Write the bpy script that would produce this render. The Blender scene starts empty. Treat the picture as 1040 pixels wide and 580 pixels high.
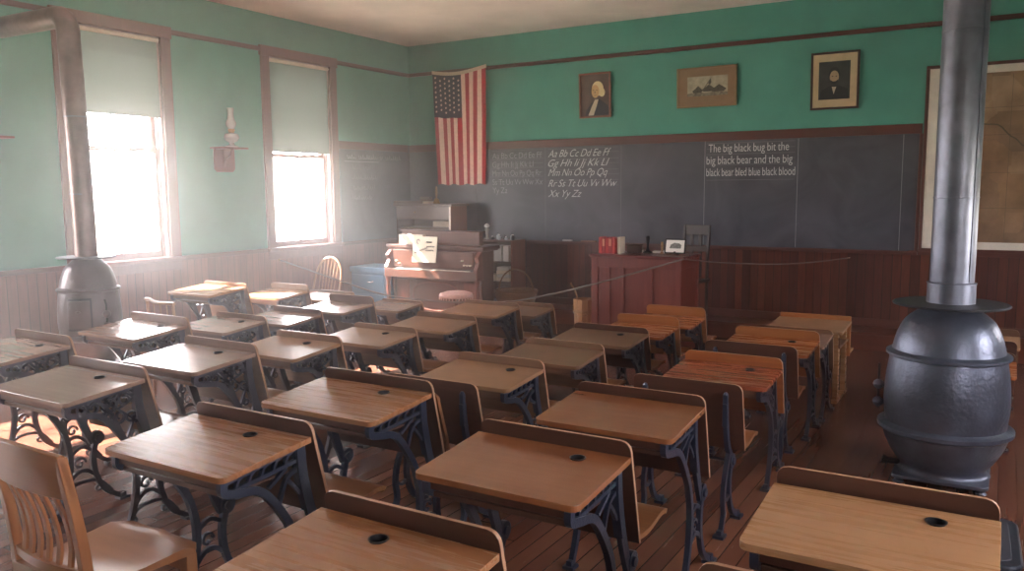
import bpy, bmesh, math, random
from math import sin, cos, pi, radians
from mathutils import Vector, Matrix
random.seed(7)
SC = bpy.context.scene
COL = SC.collection

# ------------------------------------------------------------------ camera
F_PX = 832.83; YAW = -0.542; PITCH = -0.117; ROLL = -0.008
cy, sy, cp, sp = cos(YAW), sin(YAW), cos(PITCH), sin(PITCH)
fw = Vector((sy*cp, cy*cp, sp)); rt = Vector((cy, -sy, 0)); up = rt.cross(fw)
cr, sr = cos(ROLL), sin(ROLL)
r2 = rt*cr + up*sr; u2 = -rt*sr + up*cr
cam = bpy.data.objects.new('camera', bpy.data.cameras.new('camera'))
cam.data.sensor_width = 36; cam.data.lens = F_PX*36/1040
cam.data.clip_start = 0.02
M = Matrix((r2, u2, -fw)).transposed().to_4x4()
M.translation = Vector((7.013, -8.982, 1.6))
cam.matrix_world = M
COL.objects.link(cam); SC.camera = cam

# ------------------------------------------------------------------ light
vs = SC.view_settings
vs.view_transform = 'Standard'; vs.look = 'None'; vs.gamma = 1; vs.use_curve_mapping = False
vs.exposure = 1.82
WORLD_STRENGTH = 9.0
SUN_STRENGTH = 26.0
HAZE = 0.058
w = bpy.data.worlds.new('world'); SC.world = w; w.use_nodes = True
wn = w.node_tree.nodes; wl = w.node_tree.links
bg = wn['Background']; bg.inputs['Color'].default_value = (1.0, 0.95, 0.985, 1); bg.inputs['Strength'].default_value = WORLD_STRENGTH
sun = bpy.data.objects.new('sun', bpy.data.lights.new('sun', 'SUN'))
sun.data.energy = SUN_STRENGTH; sun.data.angle = radians(0.8); sun.data.color = (1, 0.93, 0.86)
sun.rotation_euler = Vector((1, 0.34, -0.95)).to_track_quat('-Z', 'Y').to_euler()
sun.location = (-6, -6, 8)
COL.objects.link(sun)
RX, RY = 8.5, -11.5           # room size
CEIL = 3.51
WINS_L = [(-4.76, -3.83, 2.31), (-2.48, -1.54, 2.04), (-7.05, -6.12, 2.3), (-9.35, -8.42, 2.3)]   # opening y0, y1, blind bottom
WINS_R = [(-4.76, -3.83, 1.6), (-2.48, -1.54, 1.5), (-7.05, -6.12, 1.85), (-9.35, -8.42, 2.0)]  # unseen windows; blinds set low to cut light from the right
WZ0, WZ1 = 0.97, 3.06
def portal(x, y0, y1, z0, z1, s):
    l = bpy.data.lights.new('window_portal', 'AREA'); l.shape = 'RECTANGLE'
    l.size = z1-z0; l.size_y = y1-y0
    l.cycles.is_portal = True
    o = bpy.data.objects.new('window_portal', l)
    o.location = (x, (y0+y1)/2, (z0+z1)/2); o.rotation_euler = (0, -pi/2*s, 0)
    COL.objects.link(o)
for y0, y1, b in WINS_L: portal(-0.19, y0, y1, WZ0, WZ1, 1)
for y0, y1, b in WINS_R: portal(RX+0.19, y0, y1, WZ0, WZ1, -1)
cyc = SC.cycles
cyc.volume_bounces = 1; cyc.max_bounces = 10; cyc.diffuse_bounces = 6; cyc.glossy_bounces = 4; cyc.transparent_max_bounces = 12
cyc.sample_clamp_indirect = 8
cyc.use_denoising = True

# ------------------------------------------------------------------ materials
def L(c):
    return tuple(((x/255)/12.92 if x/255 <= 0.04045 else (((x/255)+0.055)/1.055)**2.4) for x in c) + (1,)
MATS = {}
def newmat(name):
    m = bpy.data.materials.new(name); m.use_nodes = True
    return m, m.node_tree.nodes, m.node_tree.links, m.node_tree.nodes['Principled BSDF']
def plain(name, c, rough=0.5, metal=0.0, spec=0.5, coat=0.0, noise=0.0, nscale=8, bump=0.0, bscale=60):
    if name in MATS: return MATS[name]
    m, n, l, b = newmat(name)
    b.inputs['Base Color'].default_value = L(c); b.inputs['Roughness'].default_value = rough
    b.inputs['Metallic'].default_value = metal; b.inputs['Specular IOR Level'].default_value = spec
    b.inputs['Coat Weight'].default_value = coat
    tc = n.new('ShaderNodeTexCoord')
    if noise:
        t = n.new('ShaderNodeTexNoise'); t.inputs['Scale'].default_value = nscale; t.inputs['Detail'].default_value = 6
        l.new(tc.outputs['Object'], t.inputs['Vector'])
        r = n.new('ShaderNodeValToRGB'); lo = tuple(x*(1-noise) for x in c); hi = tuple(min(255, x*(1+noise*0.6)) for x in c)
        r.color_ramp.elements[0].color = L(lo); r.color_ramp.elements[1].color = L(hi)
        r.color_ramp.elements[0].position = 0.3; r.color_ramp.elements[1].position = 0.7
        l.new(t.outputs['Fac'], r.inputs['Fac']); l.new(r.outputs['Color'], b.inputs['Base Color'])
    if bump:
        t2 = n.new('ShaderNodeTexNoise'); t2.inputs['Scale'].default_value = bscale; t2.inputs['Detail'].default_value = 3
        l.new(tc.outputs['Object'], t2.inputs['Vector'])
        bu = n.new('ShaderNodeBump'); bu.inputs['Strength'].default_value = bump; bu.inputs['Distance'].default_value = 0.004
        l.new(t2.outputs['Fac'], bu.inputs['Height']); l.new(bu.outputs['Normal'], b.inputs['Normal'])
    MATS[name] = m; return m
def wood(name, c1, c2, rough=0.3, sc=(1.2, 14, 14), coat=0.0, worn=None, wamt=0.5, spec=0.5):
    """grain runs along the axis with the small scale"""
    if name in MATS: return MATS[name]
    mid = [(p+q)/2 for p, q in zip(c1, c2)]; kk = 0.65 if name.startswith('top_') or name.startswith('oak') else 1
    c1 = tuple(q+(p-q)*kk for p, q in zip(c1, mid)); c2 = tuple(q+(p-q)*kk for p, q in zip(c2, mid))
    m, n, l, b = newmat(name)
    tc = n.new('ShaderNodeTexCoord'); oi = n.new('ShaderNodeObjectInfo')
    mul = n.new('ShaderNodeVectorMath'); mul.operation = 'SCALE'; mul.inputs[0].default_value = (13, 7, 5)
    l.new(oi.outputs['Random'], mul.inputs['Scale'])
    add = n.new('ShaderNodeVectorMath'); l.new(tc.outputs['Object'], add.inputs[0]); l.new(mul.outputs[0], add.inputs[1])
    mp = n.new('ShaderNodeMapping'); mp.inputs['Scale'].default_value = tuple(q*(1.6 if q > 3 else 1) for q in sc)
    l.new(add.outputs[0], mp.inputs['Vector'])
    t = n.new('ShaderNodeTexNoise'); t.inputs['Scale'].default_value = 2.2; t.inputs['Detail'].default_value = 6; t.inputs['Roughness'].default_value = 0.6
    t.inputs['Distortion'].default_value = 0.15
    l.new(mp.outputs[0], t.inputs['Vector'])
    r = n.new('ShaderNodeValToRGB'); r.color_ramp.elements[0].color = L(c1); r.color_ramp.elements[1].color = L(c2)
    r.color_ramp.elements[0].position = 0.15; r.color_ramp.elements[1].position = 0.85
    l.new(t.outputs['Fac'], r.inputs['Fac'])
    out = r.outputs['Color']
    if worn:
        t3 = n.new('ShaderNodeTexNoise'); t3.inputs['Scale'].default_value = 5; t3.inputs['Detail'].default_value = 5
        l.new(add.outputs[0], t3.inputs['Vector'])
        r3 = n.new('ShaderNodeValToRGB'); r3.color_ramp.elements[0].position = 0.38; r3.color_ramp.elements[1].position = 0.75
        r3.color_ramp.elements[1].color = (wamt*0.55, wamt*0.55, wamt*0.55, 1)
        l.new(t3.outputs['Fac'], r3.inputs['Fac'])
        mx = n.new('ShaderNodeMix'); mx.data_type = 'RGBA'
        l.new(r3.outputs['Color'], mx.inputs[0]); l.new(out, mx.inputs[6]); mx.inputs[7].default_value = L(worn)
        out = mx.outputs[2]
    l.new(out, b.inputs['Base Color'])
    rr = n.new('ShaderNodeMapRange'); rr.inputs[3].default_value = rough-0.02; rr.inputs[4].default_value = rough+0.05
    l.new(t.outputs['Fac'], rr.inputs[0]); l.new(rr.outputs[0], b.inputs['Roughness'])
    bu = n.new('ShaderNodeBump'); bu.inputs['Strength'].default_value = 0.04; bu.inputs['Distance'].default_value = 0.002
    l.new(t.outputs['Fac'], bu.inputs['Height']); l.new(bu.outputs['Normal'], b.inputs['Normal'])
    b.inputs['Coat Weight'].default_value = coat; b.inputs['Coat Roughness'].default_value = 0.15
    b.inputs['Specular IOR Level'].default_value = spec
    MATS[name] = m; return m
def planks(name, axis, width, cols, rough, gap=0.035, bump=0.6, grain=(9, 0.9, 9), spec=0.5, length=0, gr=0.5):
    """boards side by side along `axis` ('X' or 'Y') of object space, each with its own tone"""
    m, n, l, b = newmat(name)
    tc = n.new('ShaderNodeTexCoord'); sx = n.new('ShaderNodeSeparateXYZ'); l.new(tc.outputs['Object'], sx.inputs[0])
    def mth(op, a, b_=None):
        q = n.new('ShaderNodeMath'); q.operation = op
        for i, v in enumerate((a, b_)):
            if v is None: continue
            if isinstance(v, (int, float)): q.inputs[i].default_value = v
            else: l.new(v, q.inputs[i])
        return q.outputs[0]
    u = mth('DIVIDE', sx.outputs[axis], width)
    fl = mth('FLOOR', u); fr = mth('FRACT', u)
    wn_ = n.new('ShaderNodeTexWhiteNoise'); wn_.noise_dimensions = '2D'
    cb = n.new('ShaderNodeCombineXYZ'); l.new(fl, cb.inputs[0])
    if length:
        other = sx.outputs['Y' if axis == 'X' else 'X']
        off = mth('MULTIPLY', mth('SINE', mth('MULTIPLY', fl, 12.9898)), 7.3)
        seg = mth('ADD', mth('DIVIDE', other, length), off)
        l.new(mth('FLOOR', seg), cb.inputs[1])
    l.new(cb.outputs[0], wn_.inputs['Vector'])
    r = n.new('ShaderNodeValToRGB'); el = r.color_ramp.elements
    el[0].color = L(cols[0]); el[1].color = L(cols[-1])
    for i, c in enumerate(cols[1:-1]):
        e = el.new((i+1)/(len(cols)-1)); e.color = L(c)
    l.new(wn_.outputs['Value'], r.inputs['Fac'])
    mp = n.new('ShaderNodeMapping'); mp.inputs['Scale'].default_value = grain; l.new(tc.outputs['Object'], mp.inputs['Vector'])
    t = n.new('ShaderNodeTexNoise'); t.inputs['Scale'].default_value = 5; t.inputs['Detail'].default_value = 7
    l.new(mp.outputs[0], t.inputs['Vector'])
    mx = n.new('ShaderNodeMix'); mx.data_type = 'RGBA'; mx.blend_type = 'OVERLAY'; mx.inputs[0].default_value = gr
    l.new(r.outputs['Color'], mx.inputs[6]); l.new(t.outputs['Fac'], mx.inputs[7])
    g1 = mth('LESS_THAN', fr, gap); g2 = mth('GREATER_THAN', fr, 1-gap); g = mth('MAXIMUM', g1, g2)
    if length:
        sf = mth('FRACT', seg); g = mth('MAXIMUM', g, mth('LESS_THAN', sf, 0.0025))
    mx2 = n.new('ShaderNodeMix'); mx2.data_type = 'RGBA'; l.new(mth('MULTIPLY', g, 0.75), mx2.inputs[0]); l.new(mx.outputs[2], mx2.inputs[6])
    mx2.inputs[7].default_value = L((18, 12, 10))
    l.new(mx2.outputs[2], b.inputs['Base Color'])
    rr = n.new('ShaderNodeMapRange'); rr.inputs[3].default_value = rough-0.05; rr.inputs[4].default_value = rough+0.07
    l.new(t.outputs['Fac'], rr.inputs[0]); l.new(rr.outputs[0], b.inputs['Roughness'])
    bu = n.new('ShaderNodeBump'); bu.inputs['Strength'].default_value = bump; bu.inputs['Distance'].default_value = 0.004
    h = mth('SUBTRACT', mth('MULTIPLY', t.outputs['Fac'], 0.05), g); l.new(h, bu.inputs['Height']); l.new(bu.outputs['Normal'], b.inputs['Normal'])
    b.inputs['Specular IOR Level'].default_value = spec
    return m

GREEN = plain('green_plaster', (88, 152, 137), 0.75, spec=0.25, noise=0.05, nscale=3, bump=0.15, bscale=90)
CEILM = plain('cream_ceiling', (246, 230, 222), 0.85, spec=0.2, noise=0.06, nscale=1.5)
TRIM = wood('trim_wood', (74, 38, 32), (98, 54, 44), 0.4, (8, 1, 8))
TRIMH = wood('trim_wood_long', (74, 38, 32), (98, 54, 44), 0.4, (1, 8, 8))
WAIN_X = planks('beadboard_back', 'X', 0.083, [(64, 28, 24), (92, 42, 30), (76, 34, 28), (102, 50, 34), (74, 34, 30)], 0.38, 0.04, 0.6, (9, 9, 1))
WAIN_Y = planks('beadboard_side', 'Y', 0.083, [(104, 54, 44), (126, 70, 56), (112, 60, 50), (128, 74, 60)], 0.4, 0.04, 0.6, (9, 9, 1))  # side boards coloured lighter than the back ones, imitating haze
FLOOR = planks('floor_boards', 'X', 0.086, [(92, 54, 42), (110, 68, 52), (100, 60, 48), (122, 78, 60), (88, 50, 40)], 0.24, 0.028, 0.35, (12, 0.6, 9), length=3.1, gr=0.12)
LEDGE = wood('ledge_wood', (86, 42, 32), (112, 58, 42), 0.4, (1, 8, 8))
IRON = plain('cast_iron', (60, 66, 86), 0.3, metal=0.55, spec=0.6, bump=0.3, bscale=120)
IRON_D = plain('cast_iron_brown', (68, 64, 74), 0.32, metal=0.5, spec=0.6, bump=0.3, bscale=120)
STOVE = plain('stove_iron', (88, 92, 108), 0.36, metal=0.6, spec=0.6, noise=0.25, nscale=5, bump=0.6, bscale=46)
PIPE = plain('galvanised_pipe', (108, 110, 122), 0.4, metal=0.6, noise=0.18, nscale=7, bump=0.8, bscale=11)
SLATE = None
WHITE = plain('white_paint', (225, 220, 215), 0.5)
CHALK = plain('chalk', (205, 205, 205), 0.95, spec=0.1)
CHALKF = plain('faint_chalk', (150, 152, 156), 0.95, spec=0.1)
CHALKG = plain('rubbed_chalk', (118, 118, 120), 0.95, spec=0.1)
BRASS = plain('brass', (160, 120, 60), 0.3, metal=0.9)
BLACKM = plain('black_metal', (24, 24, 28), 0.4, metal=0.3)
PAPER = plain('old_paper', (214, 198, 178), 0.8, noise=0.06)
def slate():
    m, n, l, b = newmat('slate')
    tc = n.new('ShaderNodeTexCoord'); t = n.new('ShaderNodeTexNoise'); t.inputs['Scale'].default_value = 1.6; t.inputs['Detail'].default_value = 7
    t.inputs['Distortion'].default_value = 1.6
    l.new(tc.outputs['Object'], t.inputs['Vector'])
    r = n.new('ShaderNodeValToRGB'); r.color_ramp.elements[0].color = L((48, 50, 60)); r.color_ramp.elements[1].color = L((84, 82, 92))
    r.color_ramp.elements[0].position = 0.3; r.color_ramp.elements[1].position = 0.8
    l.new(t.outputs['Fac'], r.inputs['Fac']); l.new(r.outputs['Color'], b.inputs['Base Color']); b.inputs['Roughness'].default_value = 0.45
    return m
SLATE = slate()

def srf(c): return c
# desk woods: name -> material
TOPS = {
 'honey': wood('top_honey', (134, 84, 52), (156, 104, 68), 0.26, worn=(190, 142, 98), wamt=0.4, coat=0.35),
 'brown': wood('top_brown', (116, 66, 38), (138, 84, 52), 0.24, worn=(176, 124, 80), wamt=0.35, coat=0.35),
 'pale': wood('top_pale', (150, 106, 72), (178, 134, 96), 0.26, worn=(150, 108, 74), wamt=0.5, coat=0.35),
 'worn': wood('top_worn', (136, 98, 70), (168, 126, 94), 0.32, worn=(86, 66, 50), wamt=0.6, coat=0.12),
 'dark': wood('top_dark', (106, 74, 54), (134, 98, 74), 0.32, worn=(66, 50, 38), wamt=0.6, coat=0.12),
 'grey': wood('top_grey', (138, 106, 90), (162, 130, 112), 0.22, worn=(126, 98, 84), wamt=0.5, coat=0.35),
 'orange': wood('top_orange', (142, 78, 42), (170, 98, 54), 0.26, worn=(150, 84, 44), wamt=0.3, coat=0.35),
 'red': wood('top_red', (126, 60, 38), (150, 78, 50), 0.26, worn=(120, 62, 38), wamt=0.4, coat=0.35),
}
BOARDS = {
 'dark': wood('board_dark', (62, 36, 28), (84, 50, 38), 0.36),
 'mid': wood('board_mid', (88, 58, 44), (120, 84, 62), 0.36),
 'worn': wood('board_worn', (108, 78, 60), (134, 100, 78), 0.38),
 'orange': wood('board_orange', (138, 82, 46), (166, 104, 60), 0.34),
 'red': wood('board_red', (120, 62, 38), (168, 98, 50), 0.34),
}
EDGE = wood('worn_edge', (150, 108, 84), (180, 138, 110), 0.35)
SEATW = wood('seat_wood', (112, 70, 44), (146, 96, 62), 0.3)

# ------------------------------------------------------------------ mesh helpers
class MB:
    def __init__(s): s.v = []; s.f = []; s.m = []
    def add(s, vs_, fs, mi=0):
        o = len(s.v); s.v += [tuple(v) for v in vs_]
        for f in fs: s.f.append([i+o for i in f]); s.m.append(mi)
        return s
    def box(s, x0, x1, y0, y1, z0, z1, mi=0, M=None):
        v = [Vector((x, y, z)) for x in (x0, x1) for y in (y0, y1) for z in (z0, z1)]
        if M: v = [M @ p for p in v]
        return s.add(v, [(0, 1, 3, 2), (4, 6, 7, 5), (0, 4, 5, 1), (2, 3, 7, 6), (0, 2, 6, 4), (1, 5, 7, 3)], mi)
    def prism(s, poly, f, a, b, mi=0):
        """poly 2-D points, f(u,v,t)->xyz, extruded t=a..b"""
        n = len(poly)
        v = [f(u, w_, a) for u, w_ in poly] + [f(u, w_, b) for u, w_ in poly]
        return s.add(v, [list(range(n))[::-1], list(range(n, 2*n))] + [(i, (i+1) % n, n+(i+1) % n, n+i) for i in range(n)], mi)
    def lathe(s, prof, c=(0, 0, 0), seg=32, mi=0, caps=True, sq=1.0):
        o = []
        for r, z in prof:
            for k in range(seg):
                a = 2*pi*k/seg; o.append((c[0]+r*cos(a), c[1]+r*sin(a)*sq, c[2]+z))
        fs = []
        for i in range(len(prof)-1):
            for k in range(seg):
                k2 = (k+1) % seg; fs.append((i*seg+k, i*seg+k2, (i+1)*seg+k2, (i+1)*seg+k))
        if caps:
            fs.append(list(range(seg))[::-1]); fs.append([(len(prof)-1)*seg+k for k in range(seg)])
        return s.add(o, fs, mi)
    def tube(s, pts, r, seg=8, mi=0, caps=True):
        pts = [Vector(p) for p in pts]; n = len(pts); rs = r if isinstance(r, (list, tuple)) else [r]*n
        o = []; ref = None
        for i, p in enumerate(pts):
            t = (pts[min(i+1, n-1)]-pts[max(i-1, 0)]).normalized()
            if ref is None:
                ref = Vector((0, 0, 1)) if abs(t.z) < 0.9 else Vector((1, 0, 0))
            a = (ref - t*ref.dot(t)).normalized(); b = t.cross(a); ref = a
            for k in range(seg):
                an = 2*pi*k/seg; o.append(p + (a*cos(an)+b*sin(an))*rs[i])
        fs = [(i*seg+k, i*seg+(k+1) % seg, (i+1)*seg+(k+1) % seg, (i+1)*seg+k) for i in range(n-1) for k in range(seg)]
        if caps: fs += [list(range(seg))[::-1], [(n-1)*seg+k for k in range(seg)]]
        return s.add(o, fs, mi)
    def ribbon(s, pts, w0, w1=None, x=0, th=0.014, n=14, mi=0, smooth=True):
        """flat cast bar in the YZ plane at x following pts (y,z)"""
        P = spline(pts, n) if smooth and len(pts) > 2 else [Vector(p) for p in pts]
        if w1 is None: w1 = w0
        N = len(P); v = []
        for i, p in enumerate(P):
            t = (P[min(i+1, N-1)]-P[max(i-1, 0)]); t.normalize(); nn = Vector((-t.y, t.x))
            wd = (w0+(w1-w0)*i/(N-1))/2
            for q, xx in ((p+nn*wd, x-th/2), (p+nn*wd, x+th/2), (p-nn*wd, x+th/2), (p-nn*wd, x-th/2)):
                v.append((xx, q.x, q.y))
        fs = [(i*4+k, i*4+(k+1) % 4, i*4+4+(k+1) % 4, i*4+4+k) for i in range(N-1) for k in range(4)]
        fs += [(3, 2, 1, 0), ((N-1)*4, (N-1)*4+1, (N-1)*4+2, (N-1)*4+3)]
        return s.add(v, fs, mi)
    def mesh(s, name, mats):
        me = bpy.data.meshes.new(name); me.from_pydata(s.v, [], s.f)
        for m in (mats if isinstance(mats, (list, tuple)) else [mats]): me.materials.append(m)
        for p, i in zip(me.polygons, s.m): p.material_index = i
        b = bmesh.new(); b.from_mesh(me); bmesh.ops.recalc_face_normals(b, faces=b.faces); b.to_mesh(me); b.free()
        return me
    def build(s, name, mats, parent=None, smooth=False, bevel=0, loc=None):
        return link(name, s.mesh(name, mats), parent, smooth, bevel, loc)
def spline(pts, n=10):
    P = [Vector(p) for p in pts]; out = []
    for i in range(len(P)-1):
        p0 = P[i-1] if i else P[i]*2-P[i+1]; p1 = P[i]; p2 = P[i+1]; p3 = P[i+2] if i+2 < len(P) else P[i+1]*2-P[i]
        m_ = max(3, n//2)
        for k in range(m_):
            t = k/m_
            out.append(0.5*((2*p1)+(p2-p0)*t+(2*p0-5*p1+4*p2-p3)*t*t+(3*p1-p0-3*p2+p3)*t**3))
    out.append(P[-1]); return out
def spiral(cx, cz, r0, r1, a0, a1, n=14):
    return [(cx+(r0+(r1-r0)*i/n)*cos(radians(a0+(a1-a0)*i/n)), cz+(r0+(r1-r0)*i/n)*sin(radians(a0+(a1-a0)*i/n))) for i in range(n+1)]
def link(name, me, parent=None, smooth=False, bevel=0, loc=None):
    o = bpy.data.objects.new(name, me); COL.objects.link(o)
    if parent: o.parent = parent
    if loc: o.location = loc
    if smooth:
        for p in me.polygons: p.use_smooth = True
        try: me.set_sharp_from_angle(angle=radians(35))
        except Exception: pass
    if bevel:
        b = o.modifiers.new('bevel', 'BEVEL'); b.width = bevel; b.segments = 2; b.limit_method = 'ANGLE'; b.angle_limit = radians(40)
    return o
def empty(name, loc, rz=0, label=None, cat=None, group=None):
    o = bpy.data.objects.new(name, None); COL.objects.link(o); o.location = loc; o.rotation_euler = (0, 0, rz)
    o.empty_display_size = 0.1
    return tag(o, label, cat, group)
def tag(o, label=None, cat=None, group=None, kind=None):
    if label: o['label'] = label
    if cat: o['category'] = cat
    if group: o['group'] = group
    if kind: o['kind'] = kind
    return o
def struct(name, mb, m, bevel=0):
    o = mb.build(name, m, bevel=bevel); o['kind'] = 'structure'; return o
XY = lambda u, v, t: (u, v, t)
XZ = lambda u, v, t: (u, t, v)
YZ = lambda u, v, t: (t, u, v)

# ------------------------------------------------------------------ room shell
T = 0.2
struct('floor', MB().box(-T, RX+T, RY-T, T, -0.1, 0), FLOOR)
struct('ceiling', MB().box(-T, RX+T, RY-T, T, CEIL, CEIL+0.1), CEILM)
def side_wall(name, x0, x1, wins):
    m = MB(); ys = sorted(wins); cur = RY
    for y0, y1, b in ys:
        m.box(x0, x1, cur, y0, 0, CEIL); m.box(x0, x1, y0, y1, 0, WZ0); m.box(x0, x1, y0, y1, WZ1, CEIL); cur = y1
    m.box(x0, x1, cur, 0, 0, CEIL)
    struct(name, m, GREEN)
side_wall('wall_left', -T, 0, WINS_L)
side_wall('wall_right', RX, RX+T, WINS_R)
struct('wall_back', MB().box(-T, RX+T, 0, T, 0, CEIL), GREEN)
struct('wall_front', MB().box(-T, RX+T, RY-T, RY, 0, CEIL), GREEN)

tn = [0]
def trim(mb, m, bevel=0.004):
    tn[0] += 1; return struct('trim_%d' % tn[0], mb, m, bevel)
WT = 0.95   # wainscot top
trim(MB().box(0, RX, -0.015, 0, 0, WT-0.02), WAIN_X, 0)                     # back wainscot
def side_wain(x0, x1, wins):
    m = MB(); cur = RY
    m.box(x0, x1, RY, 0, 0, WT-0.02)
    return trim(m, WAIN_Y, 0)
side_wain(0, 0.015, WINS_L); side_wain(RX-0.015, RX, WINS_R)
trim(MB().box(0.0, RX, RY, RY+0.015, 0, WT-0.02), WAIN_X, 0)
# wainscot cap rails, picture rails (cut at the window casings)
def cuts(wins, pad):
    ys = sorted((y0-pad, y1+pad) for y0, y1, b in wins); cur = RY; out = []
    for a, b in ys: out.append((cur, a)); cur = b
    out.append((cur, 0)); return out
for wins, x0, x1 in ((WINS_L, 0, 0.03), (WINS_R, RX-0.03, RX)):
    m = MB(); p = MB()
    for a, b in cuts(wins, 0.11):
        m.box(x0, x1, a, b, WT-0.025, WT+0.02); p.box(x0, x1, a, b, 3.105, 3.15)
    trim(m, TRIM); trim(p, TRIM)
trim(MB().box(0, RX, -0.03, 0, 3.105, 3.15), TRIMH)
trim(MB().box(6.2, RX, -0.03, 0, WT-0.025, WT+0.02), TRIMH)
for x0, x1 in ((0, 0.025), (RX-0.025, RX)):
    trim(MB().box(x0, x1, RY, 0, 0, 0.14), TRIM)

# the raised ledge along the blackboard wall
trim(MB().box(0, RX, -0.40, -0.016, 0, 0.155), LEDGE, 0)
trim(MB().box(0, RX, -0.415, -0.016, 0.155, 0.175), LEDGE, 0.005)
trim(MB().box(0, RX, -0.03, -0.015, 0.175, 0.26), TRIMH)

# ---------------------------------------------------------------- windows
def glass():
    m = bpy.data.materials.new('window_glass'); m.use_nodes = True; n = m.node_tree.nodes; l = m.node_tree.links
    n.clear(); o = n.new('ShaderNodeOutputMaterial'); t = n.new('ShaderNodeBsdfTransparent'); g = n.new('ShaderNodeBsdfGlossy'); g.inputs['Roughness'].default_value = 0.02
    lw = n.new('ShaderNodeLayerWeight'); lw.inputs['Blend'].default_value = 0.5; pw = n.new('ShaderNodeMath'); pw.operation = 'POWER'; pw.inputs[1].default_value = 5
    fr = n.new('ShaderNodeMath'); fr.operation = 'MULTIPLY_ADD'; fr.inputs[1].default_value = 0.9; fr.inputs[2].default_value = 0.04
    l.new(lw.outputs['Facing'], pw.inputs[0]); l.new(pw.outputs[0], fr.inputs[0]); mx = n.new('ShaderNodeMixShader')
    t.inputs['Color'].default_value = (0.96, 0.98, 0.97, 1)
    l.new(fr.outputs[0], mx.inputs[0]); l.new(t.outputs[0], mx.inputs[1]); l.new(g.outputs[0], mx.inputs[2]); l.new(mx.outputs[0], o.inputs['Surface'])
    return m
GLASS = glass()
def blindmat():
    m = bpy.data.materials.new('roller_blind_cloth'); m.use_nodes = True; n = m.node_tree.nodes; l = m.node_tree.links
    b = n['Principled BSDF']; b.inputs['Base Color'].default_value = L((112, 132, 126)); b.inputs['Roughness'].default_value = 0.85
    t = n.new('ShaderNodeBsdfTranslucent'); t.inputs['Color'].default_value = L((96, 108, 104))
    mx = n.new('ShaderNodeMixShader'); mx.inputs[0].default_value = 0.025
    l.new(b.outputs[0], mx.inputs[1]); l.new(t.outputs[0], mx.inputs[2]); l.new(mx.outputs[0], n['Material Output'].inputs['Surface'])
    return m
BLIND = blindmat()
WINW = wood('window_wood', (92, 52, 46), (122, 76, 66), 0.4, (8, 8, 1))
SASH = plain('sash_paint', (150, 128, 122), 0.5)
wi = [0]
def window(side, y0, y1, bz):
    wi[0] += 1; s = 1 if side == 'L' else -1; X = 0 if side == 'L' else RX
    root = empty('window_%d' % wi[0], (X, (y0+y1)/2, 0)); root['kind'] = 'structure'
    yc = (y0+y1)/2; hw = (y1-y0)/2
    def bx(m, a, b, *r):   # a..b = distance into the room (negative: into the wall)
        xs = sorted((a*s, b*s)); return m.box(xs[0], xs[1], *r)
    c = MB()
    bx(c, 0, 0.03, -hw-0.11, -hw, WZ0-0.02, WZ1); bx(c, 0, 0.03, hw, hw+0.11, WZ0-0.02, WZ1)
    bx(c, 0, 0.036, -hw-0.125, hw+0.125, WZ1, WZ1+0.11)
    bx(c, 0, 0.025, -hw-0.11, hw+0.11, WZ0-0.13, WZ0-0.04)
    c.build('window_casing', WINW, root, bevel=0.004)
    j = MB(); bx(j, -0.2, 0, -hw, -hw+0.02, WZ0, WZ1); bx(j, -0.2, 0, hw-0.02, hw, WZ0, WZ1); bx(j, -0.2, 0, -hw+0.02, hw-0.02, WZ1-0.02, WZ1)
    bx(j, -0.07, -0.05, -hw+0.02, -hw+0.035, WZ0, WZ1-0.02); bx(j, -0.07, -0.05, hw-0.035, hw-0.02, WZ0, WZ1-0.02)
    j.build('window_frame', plain('jamb_paint', (176, 150, 150), 0.45), root)
    sl = MB(); bx(sl, -0.2, 0.06, -hw-0.13, hw+0.13, WZ0-0.04, WZ0); sl.build('window_sill', WINW, root, bevel=0.006)
    for nm, xa, za, zb in (('lower_sash', -0.095, WZ0, 2.02), ('upper_sash', -0.135, 1.98, WZ1-0.02)):
        q = MB(); h = hw-0.02; st = 0.045
        bx(q, xa, xa+0.035, -h, -h+st, za, zb); bx(q, xa, xa+0.035, h-st, h, za, zb)
        bx(q, xa, xa+0.035, -h+st, h-st, za, za+(0.06 if nm[0] == 'l' else 0.04)); bx(q, xa, xa+0.035, -h+st, h-st, zb-0.04, zb)
        bx(q, xa+0.008, xa+0.027, -0.006, 0.006, za+0.05, zb-0.04); zm = (za+zb)/2
        bx(q, xa+0.008, xa+0.027, -h+st, h-st, zm-0.006, zm+0.006)
        so = q.build(nm, WINW, root)
        xg = (xa+0.017)*s; g = MB(); g.add([(xg, -h+st, za+0.05), (xg, h-st, za+0.05), (xg, h-st, zb-0.04), (xg, -h+st, zb-0.04)], [(0, 1, 2, 3)]); g.build('pane', GLASS, so)
    bl = MB()
    n = 8
    P = [(0.004*sin(i*1.3), bz+0.02+(WZ1-0.03-bz-0.02)*i/n) for i in range(n+1)]
    for i in range(n):
        a, b = P[i], P[i+1]
        xs = [(-0.006+a[0])*s, (-0.006+b[0])*s]
        bl.add([(xs[0], -hw+0.006, a[1]), (xs[0], hw-0.006, a[1]), (xs[1], hw-0.006, b[1]), (xs[1], -hw+0.006, b[1])], [(0, 1, 2, 3)])
    bo = bl.build('roller_blind', BLIND, root)
    hb = MB(); bx(hb, -0.014, -0.002, -hw+0.006, hw-0.006, bz-0.005, bz+0.025); hb.build('hem_bar', BLIND, bo)
    ro = MB(); ro.tube([(-0.002*s, -hw+0.006, WZ1-0.03), (-0.002*s, hw-0.006, WZ1-0.03)], 0.02, 12); ro.build('blind_roller', PAPER, bo)
    # storm sash rail outside
for y0, y1, b in WINS_L: window('L', y0, y1, b)
for y0, y1, b in WINS_R: window('R', y0, y1, b)
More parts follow.
